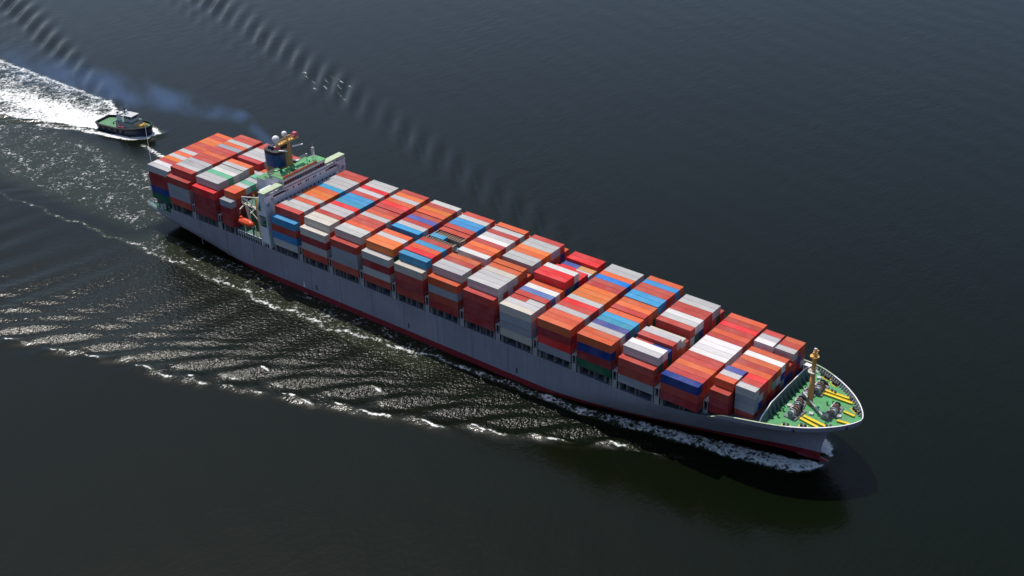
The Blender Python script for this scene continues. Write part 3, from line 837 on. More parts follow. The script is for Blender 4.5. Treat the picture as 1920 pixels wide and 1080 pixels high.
# ---- superstructure
def superstructure():
    sp = empty('superstructure', (0, 0, 0), 0, ship)
    mb = MB(); mb.box(-10.5, -2.2, -15.4, 15.4, ZD-0.02, 31.0); mb.box(-9.5, -2.1, -15.9, 15.9, 31.0, 32.6)
    mb.build('accommodation_block', M['house'], sp)
    MB().box(-20.2, -10.5, -7.5, 7.5, ZD-0.02, 31.4).build('engine_casing', M['house'], sp)
    MB().box(-12.4, -8.0, -10.0, 10.0, 31.0, 34.8).box(-8.0, -2.15, -10.3, 10.3, 32.6, 33.5).build('upper_house', M['house'], sp)
    MB().box(-12.5, -8.0, -10.1, 10.1, 34.8, 34.95).build('compass_deck', M['deck_green'], sp)
    MB().box(-20.3, -10.5, -7.6, 7.6, 31.4, 31.5).build('casing_top', M['deck_green'], sp)
    # wheelhouse: wall below and above a band of windows with mullions
    wh = MB(); wh.box(-8.0, -2.0, -10.3, 10.3, 33.5, 34.2); wh.box(-8.0, -2.0, -10.3, 10.3, 35.7, 36.6); wh.box(-7.9, -2.35, -10.1, 10.1, 34.2, 35.7)
    wh.build('wheelhouse', M['house'], sp)
    pane = MB().box(-0.06, 0.02, -0.55, 0.55, 0, 1.42).mesh('bridge_window', M['glass'])
    for y in np.linspace(-9.5, 9.5, 16): place('bridge_window', pane, sp, (-2.28, y, 34.24))
    MB().box(-8.3, -1.8, -10.7, 10.7, 36.6, 36.75).build('wheelhouse_roof', M['deck_green'], sp)
    rl = MB()
    for y in np.linspace(-10.5, 6.0, 16): rl.bar((-2.0, y, 36.75), (-2.0, y, 37.7), 0.09)
    rl.bar((-2.0, -10.5, 37.7), (-2.0, 6.0, 37.7), 0.14); rl.bar((-2.0, -10.5, 37.2), (-2.0, 6.0, 37.2), 0.30, 0.5)
    rl.bar((-2.0, -10.5, 37.7), (-8.2, -10.5, 37.7), 0.12)
    rl.build('roof_railing', M['redpaint'], sp)
    # bridge wings
    for s in (-1, 1):
        w = MB(); y0, y1 = sorted((s*10.32, s*20.2))
        w.box(-5.0, -2.1, y0, y1, 31.9, 32.1); w.box(-2.35, -2.1, y0, y1, 32.1, 33.35); w.box(-5.0, -4.75, y0, y1, 32.1, 33.35)
        ye = s*20.2; a, b = sorted((ye, ye-s*0.3)); w.box(-4.75, -2.35, a, b, 32.1, 34.6)
        for yy in np.linspace(10.6, 19.8, 5): w.box(-2.32, -2.14, s*yy-0.12, s*yy+0.12, 33.35, 34.5); w.box(-4.96, -4.78, s*yy-0.12, s*yy+0.12, 33.35, 34.5)
        wg = w.build('bridge_wing', M['house'], sp)
        MB().box(-5.05, -2.05, y0+(0 if s > 0 else -0.05), y1+(0.05 if s > 0 else 0), 34.6, 34.9).build('wing_roof', M['pale_green'], wg)
    # side towers that carry the wings, with green stair landings
    for s in (-1, 1):
        y0, y1 = sorted((s*17.2, s*20.1)); t = MB()
        t.box(-2.6, -2.15, y0, y1, ZD, 31.9); t.box(-6.6, -6.2, y0, y1, ZD, 28.0)
        t.add([(-6.6, y0, 28.0), (-6.2, y0, 28.0), (-6.2, y1, 28.0), (-6.6, y1, 28.0), (-5.0, y0, 31.9), (-4.6, y0, 31.9), (-4.6, y1, 31.9), (-5.0, y1, 31.9)],
              [(0,3,2,1),(4,5,6,7),(0,1,5,4),(1,2,6,5),(2,3,7,6),(3,0,4,7)])
        ya, yb = sorted((s*17.2, s*17.45)); t.box(-6.2, -2.6, ya, yb, ZD, 31.9)
        yo, yp = sorted((s*19.85, s*20.08))
        for z, zt, xl in ((27.2, 31.9, -4.7), (14.8, 21.2, -6.2), (25.6, 27.2, -6.2)): t.box(xl, -2.6, yo, yp, z, zt)
        tw = t.build('side_tower', M['house'], sp)
        for z in (16.0, 19.0, 22.0, 25.0, 28.0):
            ya, yb = sorted((s*17.5, s*20.0)); MB().box(-6.1, -2.7, ya, yb, z, z+0.2).build('landing', M['deck_green'], tw)
            st = MB(); st.bar((-5.8, s*19.2, z-2.8), (-3.0, s*19.2, z), 0.7, 0.15); st.build('stair', M['light'], tw)
        # round recess plate on the front of the tower
        MB().cyl((-2.15, s*18.6, 30.2), (-2.05, s*18.6, 30.2), 0.75, n=16).build('port_cover', M['grey'], tw)
        MB().box(-2.15, -1.6, s*19.4-0.5, s*19.4+0.5, 30.8, 31.2).build('floodlight', M['white'], tw)
    # front windows, in pairs
    win = MB().box(-0.04, 0.03, -0.28, 0.28, 0, 0.72).mesh('window', M['glass'])
    fr = MB().box(-0.05, 0.015, -0.38, 0.38, -0.1, 0.82).mesh('window_frame', M['white'])
    for z, ys in ((31.7, (-9.9, -9.0, -6.2, -3.6, -2.6, 0.1, 1.1, 3.8, 4.8, 7.2, 10.2, 11.1)), (28.7, np.linspace(-14, 14, 15)), (25.6, np.linspace(-14, 14, 15)), (22.5, np.linspace(-14, 14, 15))):
        for y in ys:
            f = place('window_frame', fr, sp, (-2.17 if z < 31 else -2.07, y, z)); place('window', win, f)
    # dark strip painted in as the shadow line under the parapet
    MB().box(-2.12, -2.06, -15.0, 15.0, 33.02, 33.22).build('shadow_strip', M['dark'], sp)
    # funnel
    fu = empty('funnel', (-15.8, -0.6, 31.5), 0, ship)
    def ring(z, a, b, sh=0.0):
        out = []
        for i in range(24):
            t = 2*math.pi*i/24; c, s_ = math.cos(t), math.sin(t)
            out.append((sh+a*math.copysign(abs(c)**0.62, c), b*math.copysign(abs(s_)**0.62, s_), z))
        return out
    MB().ring_loft([ring(0, 3.9, 3.3), ring(3.9, 3.9, 3.2)]).build('funnel_base', M['buff'], fu, smooth=False)
    MB().ring_loft([ring(3.9, 3.95, 3.25), ring(8.7, 3.9, 3.15, -0.1)]).build('funnel_casing', M['funnel_blue'], fu)
    MB().ring_loft([ring(8.7, 3.92, 3.17, -0.1), ring(9.9, 3.85, 3.05, -0.15)]).build('funnel_top', M['funnel_black'], fu)
    pp = MB()
    for x, y, r, h in ((-1.9, -1.0, 0.55, 1.0), (-0.2, -1.1, 0.6, 1.2), (-1.0, 0.9, 0.5, 1.0), (1.3, 0.4, 0.75, 1.5)): pp.cyl((x, y, 9.8), (x-0.25, y, 9.9+h), r, n=12)
    pp.build('exhaust_pipe', M['funnel_black'], fu)
    MB().tbox(-1.2, 1.0, -0.9, 0.9, 9.9, 10.5, 0.2, 0.2).build('uptake_cap', M['light'], fu)
    gr = MB()
    for z in np.arange(0.7, 3.9, 0.45): gr.box(3.86, 3.94, -1.8, 1.8, z, z+0.22); 
    for z in np.arange(0.7, 3.9, 0.45): gr.box(-2.2, 2.2, -3.32, -3.24, z, z+0.22)
    gr.build('louvre', M['brown'], fu)
    # radar mast
    rm = empty('radar_mast', (-9.6, 0.0, 34.95), 0, ship)
    MB().tbox(-0.9, 0.9, -1.0, 1.0, 0, 10.4, 0.25, 0.3).build('mast_post', M['buff'], rm)
    c = MB(); c.tbox(-0.7, 0.7, -5.4, 5.4, 10.35, 11.0, 0, 0.6)
    for y in np.linspace(-5, 5, 9): c.bar((-0.6, y, 11.0), (-0.6, y, 12.0), 0.1); c.bar((0.6, y, 11.0), (0.6, y, 12.0), 0.1)
    c.bar((-0.6, -5, 12), (-0.6, 5, 12), 0.12); c.bar((0.6, -5, 12), (0.6, 5, 12), 0.12)
    c.bar((0, 0, 10.4), (0, 0, 13.2), 0.4); c.bar((0, -1.7, 12.6), (0, 1.7, 12.6), 0.3)
    c.build('yard', M['gold'], rm)
    MB().cyl((0, -5.0, 11.0), (0, -5.0, 12.3), 0.5, n=12).ball((0, -5.1, 13.3), 1.35, 16, 10).build('radome', M['white'], rm, smooth=True)
    MB().cyl((0, -0.9, 12.2), (0, -0.9, 13.3), 0.35, n=12).ball((0, -0.9, 13.9), 1.0, 16, 10).build('radome', M['white'], rm, smooth=True)
    MB().cyl((0, 3.9, 11.0), (0, 3.9, 11.6), 0.35, n=12).tbox(-1.1, 1.1, 2.9, 4.9, 11.5, 12.8, 0.4, 0.4).build('radar_housing', M['pinkred'], rm)
    MB().box(-0.9, 0.9, -5.9, -4.2, 9.5, 10.35).build('search_light_box', M['pinkred'], rm)
    MB().bar((0.3, 2.0, 8.0), (2.6, 5.0, 8.4), 0.55, 0.3).build('radar_scanner', M['white'], rm)
    MB().bar((-2.4, -2.4, 7.2), (0.8, -0.9, 7.2), 0.5, 0.3).build('radar_scanner', M['white'], rm)
    MB().box(-1.1, 0.6, -3.2, -1.0, 8.6, 10.2).build('mast_machinery', M['funnel_black'], rm)
    # lattice signal mast
    sm = empty('signal_mast', (-4.4, 7.0, 36.75), 0, ship)
    l = MB()
    for dx, dy in ((-0.45,-0.45), (0.45,-0.45), (0.45,0.45), (-0.45,0.45)): l.bar((dx, dy, 0), (dx*0.6, dy*0.6, 4.6), 0.13)
    for i in range(6):
        z = 0.7+i*0.7; q = 0.45-0.03*i
        for a, b in (((-q,-q),(q,-q)), ((q,-q),(q,q)), ((q,q),(-q,q)), ((-q,q),(-q,-q))): l.bar((*a, z), (*b, z+0.35), 0.09)
    l.build('lattice', M['white'], sm)
    MB().bar((0, -1.0, 4.5), (0, 1.0, 4.5), 0.14).box(-0.4, 0.4, -0.4, 0.4, 4.6, 5.2).bar((0,0,5.2), (0,0,6.6), 0.1).build('yardarm', M['light'], sm)
    l = MB(); l.bar((0,0,0), (0,0,3.4), 0.18); l.bar((0,-0.5,2.6), (0,0.5,2.6), 0.12); l.box(-0.3,0.3,-0.3,0.3,3.2,3.6); l.build('aerial_pole', M['light'], ship).location = (-5.0, 4.2, 36.75)
    # clutter on the green decks
    for i in range(16):
        x = random.uniform(-12, -8.5); y = random.uniform(-9.3, 9.3)
        if abs(y) < 1.6: continue
        h = random.uniform(0.5, 1.5); w = random.uniform(0.3, 0.8)
        MB().tbox(x-w, x+w, y-w, y+w, 34.95, 34.95+h, 0.05, 0.05).build('deck_box', M[random.choice(['deck_teal', 'deck_green', 'dark', 'light', 'deck_green'])], ship)
    for i in range(9):
        x = random.uniform(-7.6, -3.2); y = random.uniform(-9.6, 9.6)
        if 5.5 < y < 8.5: continue
        MB().cyl((x, y, 36.75), (x, y, 36.75+random.uniform(0.5, 1.4)), random.uniform(0.2, 0.5), n=10).build('deck_vent', M[random.choice(['deck_green', 'deck_teal', 'dark', 'light'])], ship)
    g = MB()
    for y in np.linspace(-9.9, 9.9, 18): g.bar((-12.4, y, 34.95), (-12.4, y, 35.95), 0.07)
    for z in (35.45, 35.95): g.bar((-12.4, -9.9, z), (-12.4, 9.9, z), 0.07); g.bar((-12.4, -9.9, z), (-8.2, -9.9, z), 0.07)
    g.build('deck_railing', M['light'], ship)
    # open boat deck on the near side: deck, rail, davit frame, provision crane
    MB().box(-20.0, -2.9, -19.9, -7.6, 15.4, 15.6).build('boat_deck', M['deck_teal'], ship)
    MB().box(-20.0, -2.9, 7.6, 19.9, 15.4, 15.6).build('boat_deck', M['deck_teal'], ship)
    MB().box(-19.8, -10.6, -15.0, -7.6, 15.6, 24.5).build('lower_house', M['deck_teal'], ship)
    rr = MB()
    for x in np.linspace(-19.2, -2.9, 14): rr.bar((x, -20.0, ZD), (x, -20.0, 15.7), 0.13)
    for z in (15.7, 15.1, 14.5): rr.bar((-19.2, -20.0, z), (-2.9, -20.0, z), 0.20 if z > 15.5 else 0.09)
    rr.build('boat_deck_railing', M['white'], ship)
    dv = MB()
    for x in (-15.6, -10.0):
        dv.bar((x, -16.0, 15.6), (x, -17.6, 26.5), 0.4, 0.5); dv.bar((x, -17.6, 26.5), (x, -20.6, 25.2), 0.35, 0.4); dv.bar((x, -20.6, 25.2), (x, -20.9, 23.4), 0.1)
        dv.bar((x, -19.4, 15.6), (x, -19.4, 19.6), 0.3)
    dv.bar((-15.6, -17.4, 26.0), (-10.0, -17.4, 26.0), 0.3)
    dv.build('boat_davit', M['cream'], ship)
    tr = MB()
    tr.bar((-16.2, -18.6, 29.2), (-5.2, -18.8, 31.8), 0.35); tr.bar((-16.4, -18.6, 26.8), (-8.0, -18.6, 26.0), 0.3)
    tr.bar((-16.2, -18.6, 29.2), (-16.4, -18.6, 26.8), 0.25); tr.bar((-16.2, -18.6, 29.2), (-9.0, -18.6, 26.0), 0.25)
    tr.bar((-13.0, -18.6, 29.9), (-13.8, -18.6, 26.5), 0.22); tr.bar((-16.4, -18.6, 26.8), (-12.6, -18.6, 29.9), 0.22); tr.bar((-12.0, -18.6, 26.4), (-9.6, -18.6, 30.4), 0.22)
    tr.bar((-14.6, -18.8, 26.6), (-13.4, -18.8, 20.6), 0.25); tr.bar((-14.2, -18.8, 26.5), (-8.4, -18.8, 22.0), 0.28); tr.bar((-8.6, -18.4, 26.0), (-6.9, -18.4, 22.0), 0.25)
    tr.build('provision_crane_jib', M['cream'], ship)
    MB().cyl((-8.7, -18.4, 15.6), (-8.7, -18.4, 30.6), 0.5, 0.42, n=12).bar((-9.1, -18.4, 30.4), (-9.9, -18.4, 32.0), 0.4).build('provision_crane_post', M['gold'], ship)
superstructure()

# lifeboat hanging under the near davit
def lifeboat(x, y, z, label):
    lb = tag(empty('lifeboat', (x, y, z)), label, 'lifeboat')
    rings = []
    for k in range(13):
        u = -1+2*k/12; w = math.sqrt(max(1-abs(u)**3.0, 0.0))*1.32+0.04
        rings.append([(3.9*u, w*math.cos(a), (1.15 if math.sin(a) > 0 else 1.0)*w*math.sin(a)*0.85+0.10*u*u) for a in np.linspace(0, 2*math.pi, 16, endpoint=False)])
    MB().ring_loft(rings).build('boat_hull', M['orange'], lb, smooth=True)
    MB().tbox(-2.6, 2.6, -0.85, 0.85, 0.7, 1.35, 0.6, 0.25).build('canopy', M['orange'], lb, bevel=0.15)
    MB().tbox(-3.2, -1.9, -0.5, 0.5, 1.0, 1.9, 0.25, 0.15).build('steering_cabin', M['orange'], lb, bevel=0.08)
    for s in (-1, 1):
        for i in range(4):
            MB().box(-1.5+i*0.9, -1.1+i*0.9, s*0.80-0.03, s*0.80+0.03, 0.86, 1.08).build('port_light', M['glass'], lb)
    MB().cyl((-3.5, 0, 0.9), (-3.5, 0, 2.9), 0.06, n=6).cyl((3.5, 0, 0.9), (3.5, 0, 2.9), 0.06, n=6).build('fall', M['dark'], lb)
lifeboat(-12.7, -20.9, 20.8, 'bright orange lifeboat hanging under the white davit beside the bridge tower')

# ------------------------------------------------------------------ containers
PAINT = {
 'r': (0.39, 0.054, 0.042), 'm': (0.28, 0.028, 0.032), 'R': (0.58, 0.028, 0.030), 'o': (0.52, 0.096, 0.036), 'O': (0.60, 0.145, 0.038),
 'w': (0.40, 0.39, 0.385), 'W': (0.60, 0.575, 0.56), 'c': (0.49, 0.445, 0.38), 'g': (0.27, 0.28, 0.315), 'b': (0.045, 0.245, 0.43), 'a': (0.012, 0.20, 0.53),
 'B': (0.010, 0.036, 0.19), 'v': (0.072, 0.085, 0.28), 's': (0.085, 0.13, 0.28), 't': (0.11, 0.35, 0.255), 'G': (0.010, 0.095, 0.055), 'n': (0.45, 0.23, 0.11)}
CNAME = {'r': 'faded red', 'm': 'dark maroon', 'R': 'bright red', 'o': 'rust orange', 'O': 'bright orange', 'w': 'pale grey', 'W': 'white', 'c': 'cream', 'g': 'slate grey', 'b': 'sky blue',
         'a': 'azure blue', 'B': 'navy blue', 'v': 'violet blue', 's': 'steel blue', 't': 'pale teal', 'G': 'dark green', 'n': 'tan'}
HC, STD = 2.87, 2.59

def container_mesh(name, L, H):
    """steel box: corner posts and castings, proud top and bottom rails, recessed walls, roof and door leaves"""
    mb = MB(); W = 2.485; e = 0.035
    mb.box(e, L-e, -W/2+e, W/2-e, 0.06, H-0.05)                                     # recessed walls and roof
    p = 0.17
    for x in (0, L-p):
        for y in (-W/2, W/2-p):
            mb.box(x, x+p, y, y+p, 0.02, H-0.012)                                  # corner posts
    for y in (-W/2+0.01, W/2-0.09):
        mb.box(p, L-p, y, y+0.08, H-0.11, H-0.015); mb.box(p, L-p, y, y+0.08, 0.02, 0.2)   # side rails
    for x in (0.01, L-0.09):
        mb.box(x, x+0.08, -W/2+p, W/2-p, H-0.11, H-0.015); mb.box(x, x+0.08, -W/2+p, W/2-p, 0.02, 0.2)
    for y in (-0.75, -0.25, 0.25, 0.75):                                           # locking bars
        mb.box(L-0.05, L-0.01, y-0.03, y+0.03, 0.2, H-0.12)
    return mb.mesh(name, M['box'])
MESH = {(40, 'h'): container_mesh('container_40_high', 12.19, HC-0.02), (40, 's'): container_mesh('container_40', 12.19, STD-0.02),
        (20, 'h'): container_mesh('container_20_high', 6.06, HC-0.02), (20, 's'): container_mesh('container_20', 6.06, STD-0.02)}

ORD = ['zeroth', 'first', 'second', 'third', 'fourth', 'fifth', 'sixth', 'seventh', 'eighth', 'ninth', 'tenth', 'eleventh', 'twelfth', 'thirteenth', 'fourteenth', 'fifteenth', 'sixteenth']
def bay_name(b):
    if b >= 1: return ORD[b] + ' bay ahead of bridge'
    return {0: 'first bay', -1: 'second bay', -2: 'third bay', -3: 'last bay'}[b] + ' behind bridge'

# one token per row, near side first: paint, tiers, then + / - (a little taller / shorter) or s (standard height boxes);
# aft/fore for two short boxes, a capital X in front marks a stack that shows nothing
STACKS = {
 1: 'b4 r5 w5 w5 o5 w5 O5 O5 o5 b5 w5 w5 w5 r5 r5 Xr4',
 2: 'c4 c5 c5 r5 w5 w5 R5 b5 b5 b5 r5 w5 R5 w5 w5 Xr4',
 3: 'r4 w5 w5 o5 r5 r5 w5 o5 r5 r5+ R5+ o5+ w5+ O5+ r5+ Xr4',
 4: 'w4 O5 O5 w5 o5 Xr4 b5 w5 r5 v5 r5 o5+ O5+ r5+ w5+ Xo4',
 5: 'c4 b5 R5+ o5+ b5+ r5+ F F F r5- r5 b5 b5 w5 r5 Xr4',
 6: 'o4 w5 w5 r5 o5 c4+/r4 W5 o5 O5 r5 W5 w5 r5 w5 o5+ Xr4',
 7: 'r4 w5 w5 w5 c5 o5 o5+ Xo4 w5 w5 o5 O5 w5 w5 r5 o4',
 8: 'c4 w4 r4/w4 r4+ s4+ W4+ o4+ R5 R5 W5 R4 R4 R4s/w4s v4s/n4s R4 R4',
 9: 'o4 o4 o4 w4 r4 R4 w4 O4 O4 O4 r4 r4 a4 o4 w4 w4',
 10: 'o4 o4 w4 v4 b4 b4 o4 r4+ O4+ o4+ b4* b4* r4* r4* b4* o4*',
 11: 'r3 w4 W4 r4s/B4s r4 w4 c4s Xr3 r4 w4 W4 r4 r4 w4 w4 r3',
 12: 'B3 r3 r3 O3 r3 r3 W3 W3 W3 W3 r3 o3 r3 R3 r3 o3',
 13: '. r3s/. o4s/w4s w4s/r4s v4s/R4s o4s r4s o4s W4s o4s Xr3s W4s+/w4s+ w4s+/r4s+ r4s+/o4s+ . .',
 0: 'g4s o5s o5s w5s t5s w5s t5s+ w5s+ o5s+ Xr5s Xr5s Xr5s w5s r5s r5s r4s',
 -1: 'R4 w5 w5 t5 W5 w5 w5+ O5+ Xw4 r5 w5 w5 w5 r5 r5 Xr4',
 -2: 'r4 r5 w5 w5 w5 r5 r5 o5 r5 r5 g5 o5 w5 r5 r5 Xr4',
 -3: '. w5 W5 r5 O5 w5 o5 w5 r5 o5 r5 O5 O5 r5 o5 .'}
# paint of the boxes under the top one in the near outermost stack, from the top down
COLUMN = {1: 'rbw', 2: 'mwr', 3: 'ggr', 4: 'mwr', 5: 'rmr', 6: 'grm', 7: 'mmm', 8: 'ggc', 9: 'mRg', 10: 'BmG', 11: 'rg', 12: 'rm', 0: 'mmm', -1: 'mmm', -2: 'ggr'}
COLUMN13 = {(2, 'aft'): 'mm', (3, 'aft'): 'mrm', (3, 'fore'): 'ggr'}
COLUMN3 = {2: 'mmBG'}
LOWER = 'rrrrrmmmoooowwgRbBBtG'
massed = []          # the boxes that cannot be told apart: deeper tiers and hidden stacks
n_single = 0

def single(code, size, typ, x, y, z, label):
    global n_single
    o = bpy.data.objects.new('shipping_container', MESH[size, typ])
    o.location = (x, y, z)
    c = PAINT[code]; j = 0.12
    k = 1+random.uniform(-j, j)
    q = 0.02 if code in 'wWcg' else 0.12
    o.color = (min(c[0]*k*(1+random.uniform(-.4, .4)*q), 0.9), min(c[1]*k*(1+random.uniform(-q, q)), 0.9), min(c[2]*k*(1+random.uniform(-q, q)), 0.9), 1)
    COL.objects.link(o)
    tag(o, label, 'container', 'containers stacked on the deck')
    n_single += 1
    return o

def stack(tok, bay, row, size, x, half):
    hidden = tok.startswith('X')
    if hidden: tok = tok[1:]
    code, n = tok[0], int(tok[1]); fl = tok[2:]
    typ = 's' if 's' in fl else 'h'
    H = STD if typ == 's' else HC
    base = 12.8 if bay == -3 else ZB
    dz = 0.55 if '*' in fl else 0.28 if '+' in fl else (-0.28 if '-' in fl else 0.0)
    y = row_y(row)
    under = COLUMN.get(bay) if row == 1 else (COLUMN13.get((row, half)) if bay == 13 else (COLUMN3.get(row) if bay == -3 else None))
    z = base
    for i in range(n):
        t = n-1-i                                   # tiers from the top
        zz = z + (dz if i > 0 or n == 1 else dz)
        if t == 0 and not hidden:
            what = CNAME[code] + (' short container' if size == 20 else ' container')
            lab = f"{what} on top, {ORD[row]} row from near side, {bay_name(bay)}"
            if half: lab = f"{CNAME[code]} short top container, {half}, {ORD[row]} row from near side, {bay_name(bay)}"
            single(code, size, typ, x, y, zz, lab)
        elif under and t-1 < len(under):
            c = under[t-1]; what = CNAME[c] + (' short container' if size == 20 else ' container')
            hw = {'aft': ' aft', 'fore': ' fore', None: ''}[half]
            pos = ORD[t+1] + ' from top' if i else 'bottom'
            lab = f"{what}, {pos} of near side{hw} stack, {bay_name(bay)}"
            if bay == 13: lab = f"{what}, {pos} of{hw} stack, {ORD[row]} row, foremost bay"
            single(c, size, typ, x, y, zz, lab)
        else:
            c = code if (hidden and t == 0) else random.choice(LOWER)
            massed.append((x, x+(6.06 if size == 20 else 12.19), y-1.22, y+1.22, zz+(0.02), zz+H-0.02, PAINT[c]))
        z += H

for bay, spec in STACKS.items():
    for row, tok in enumerate(spec.split(), 1):
        x = BAYX[bay]
        if tok == '.': continue
        if tok == 'F':
            continue
        if '/' in tok:
            a, f = tok.split('/')
            xa, xf = (x, x+6.13) if bay != 13 else (175.6, 182.35)
            if a != '.': stack(a, bay, row, 20, xa, 'aft')
            if f != '.': stack(f, bay, row, 20, xf, 'fore')
        else:
            size = 20 if bay == 0 else 40
            stack(tok, bay, row, size, x if bay != 13 else 176.3, None)

# rows of bay five with flat racks, and the boxes under them
for row in (7, 8, 9):
    for i in range(4):
        massed.append((BAYX[5], BAYX[5]+12.19, row_y(row)-1.22, row_y(row)+1.22, ZB+i*HC+0.02, ZB+(i+1)*HC-0.02, PAINT[random.choice(LOWER)]))
single('b', 20, 's', BAYX[5]+0.2, row_y(8), ZB+4*HC, 'short sky blue container sunk between two brown flat racks, fifth bay')

def flat_rack(row, z, label):
    fr = tag(empty('flat_rack', (BAYX[5], row_y(row), z)), label, 'flat rack', 'empty flat racks')
    for k in range(3):
        z0 = k*0.62; f = MB()
        for y in (-1.2, 1.02): f.box(0, 12.19, y, y+0.18, z0, z0+0.5)
        for y in (-0.42, 0.24): f.box(0, 12.19, y, y+0.18, z0+0.05, z0+0.45)
        for x in np.linspace(0.02, 12.19-0.24, 13): f.box(x, x+0.22, -1.02, 1.02, z0+0.04, z0+0.46)
        f.build('base_frame', M['brown'], fr)
    for x in (0.05, 11.7):
        MB().box(x, x+0.44, -1.19, -0.9, 1.86, 2.2).box(x, x+0.44, 0.9, 1.19, 1.86, 2.2).box(x, x+0.44, -0.9, 0.9, 1.87, 2.02).build('end_wall', M['brown'], fr)
flat_rack(7, ZB+4*HC+0.5, 'bundle of brown flat racks next to red container, fifth bay ahead of bridge')
flat_rack(9, ZB+4*HC+0.3, 'bundle of brown flat racks behind short blue container, fifth bay ahead of bridge')

def build_massed():
    vs = []; fs = []; cols = []
    for (x0, x1, y0, y1, z0, z1, c) in massed:
        b = len(vs)
        vs += [(x0,y0,z0),(x1,y0,z0),(x1,y1,z0),(x0,y1,z0),(x0,y0,z1),(x1,y0,z1),(x1,y1,z1),(x0,y1,z1)]
        fs += [tuple(i+b for i in q) for q in ((0,3,2,1),(4,5,6,7),(0,1,5,4),(1,2,6,5),(2,3,7,6),(3,0,4,7))]
        k = random.uniform(0.85, 1.12)
        cols += [(c[0]*k, c[1]*k, c[2]*k, 1.0)]*24
    me = bpy.data.meshes.new('lower_containers'); me.from_pydata(vs, [], fs)
    a = me.color_attributes.new('paint', 'FLOAT_COLOR', 'CORNER'); a.data.foreach_set('color', np.array(cols, np.float32).ravel())
    me.materials.append(M['box_attr'])
    o = bpy.data.objects.new('lower_containers', me); COL.objects.link(o)
    tag(o, 'mixed red, orange, grey and blue containers under the topmost ones', 'containers', kind='stuff')
build_massed()

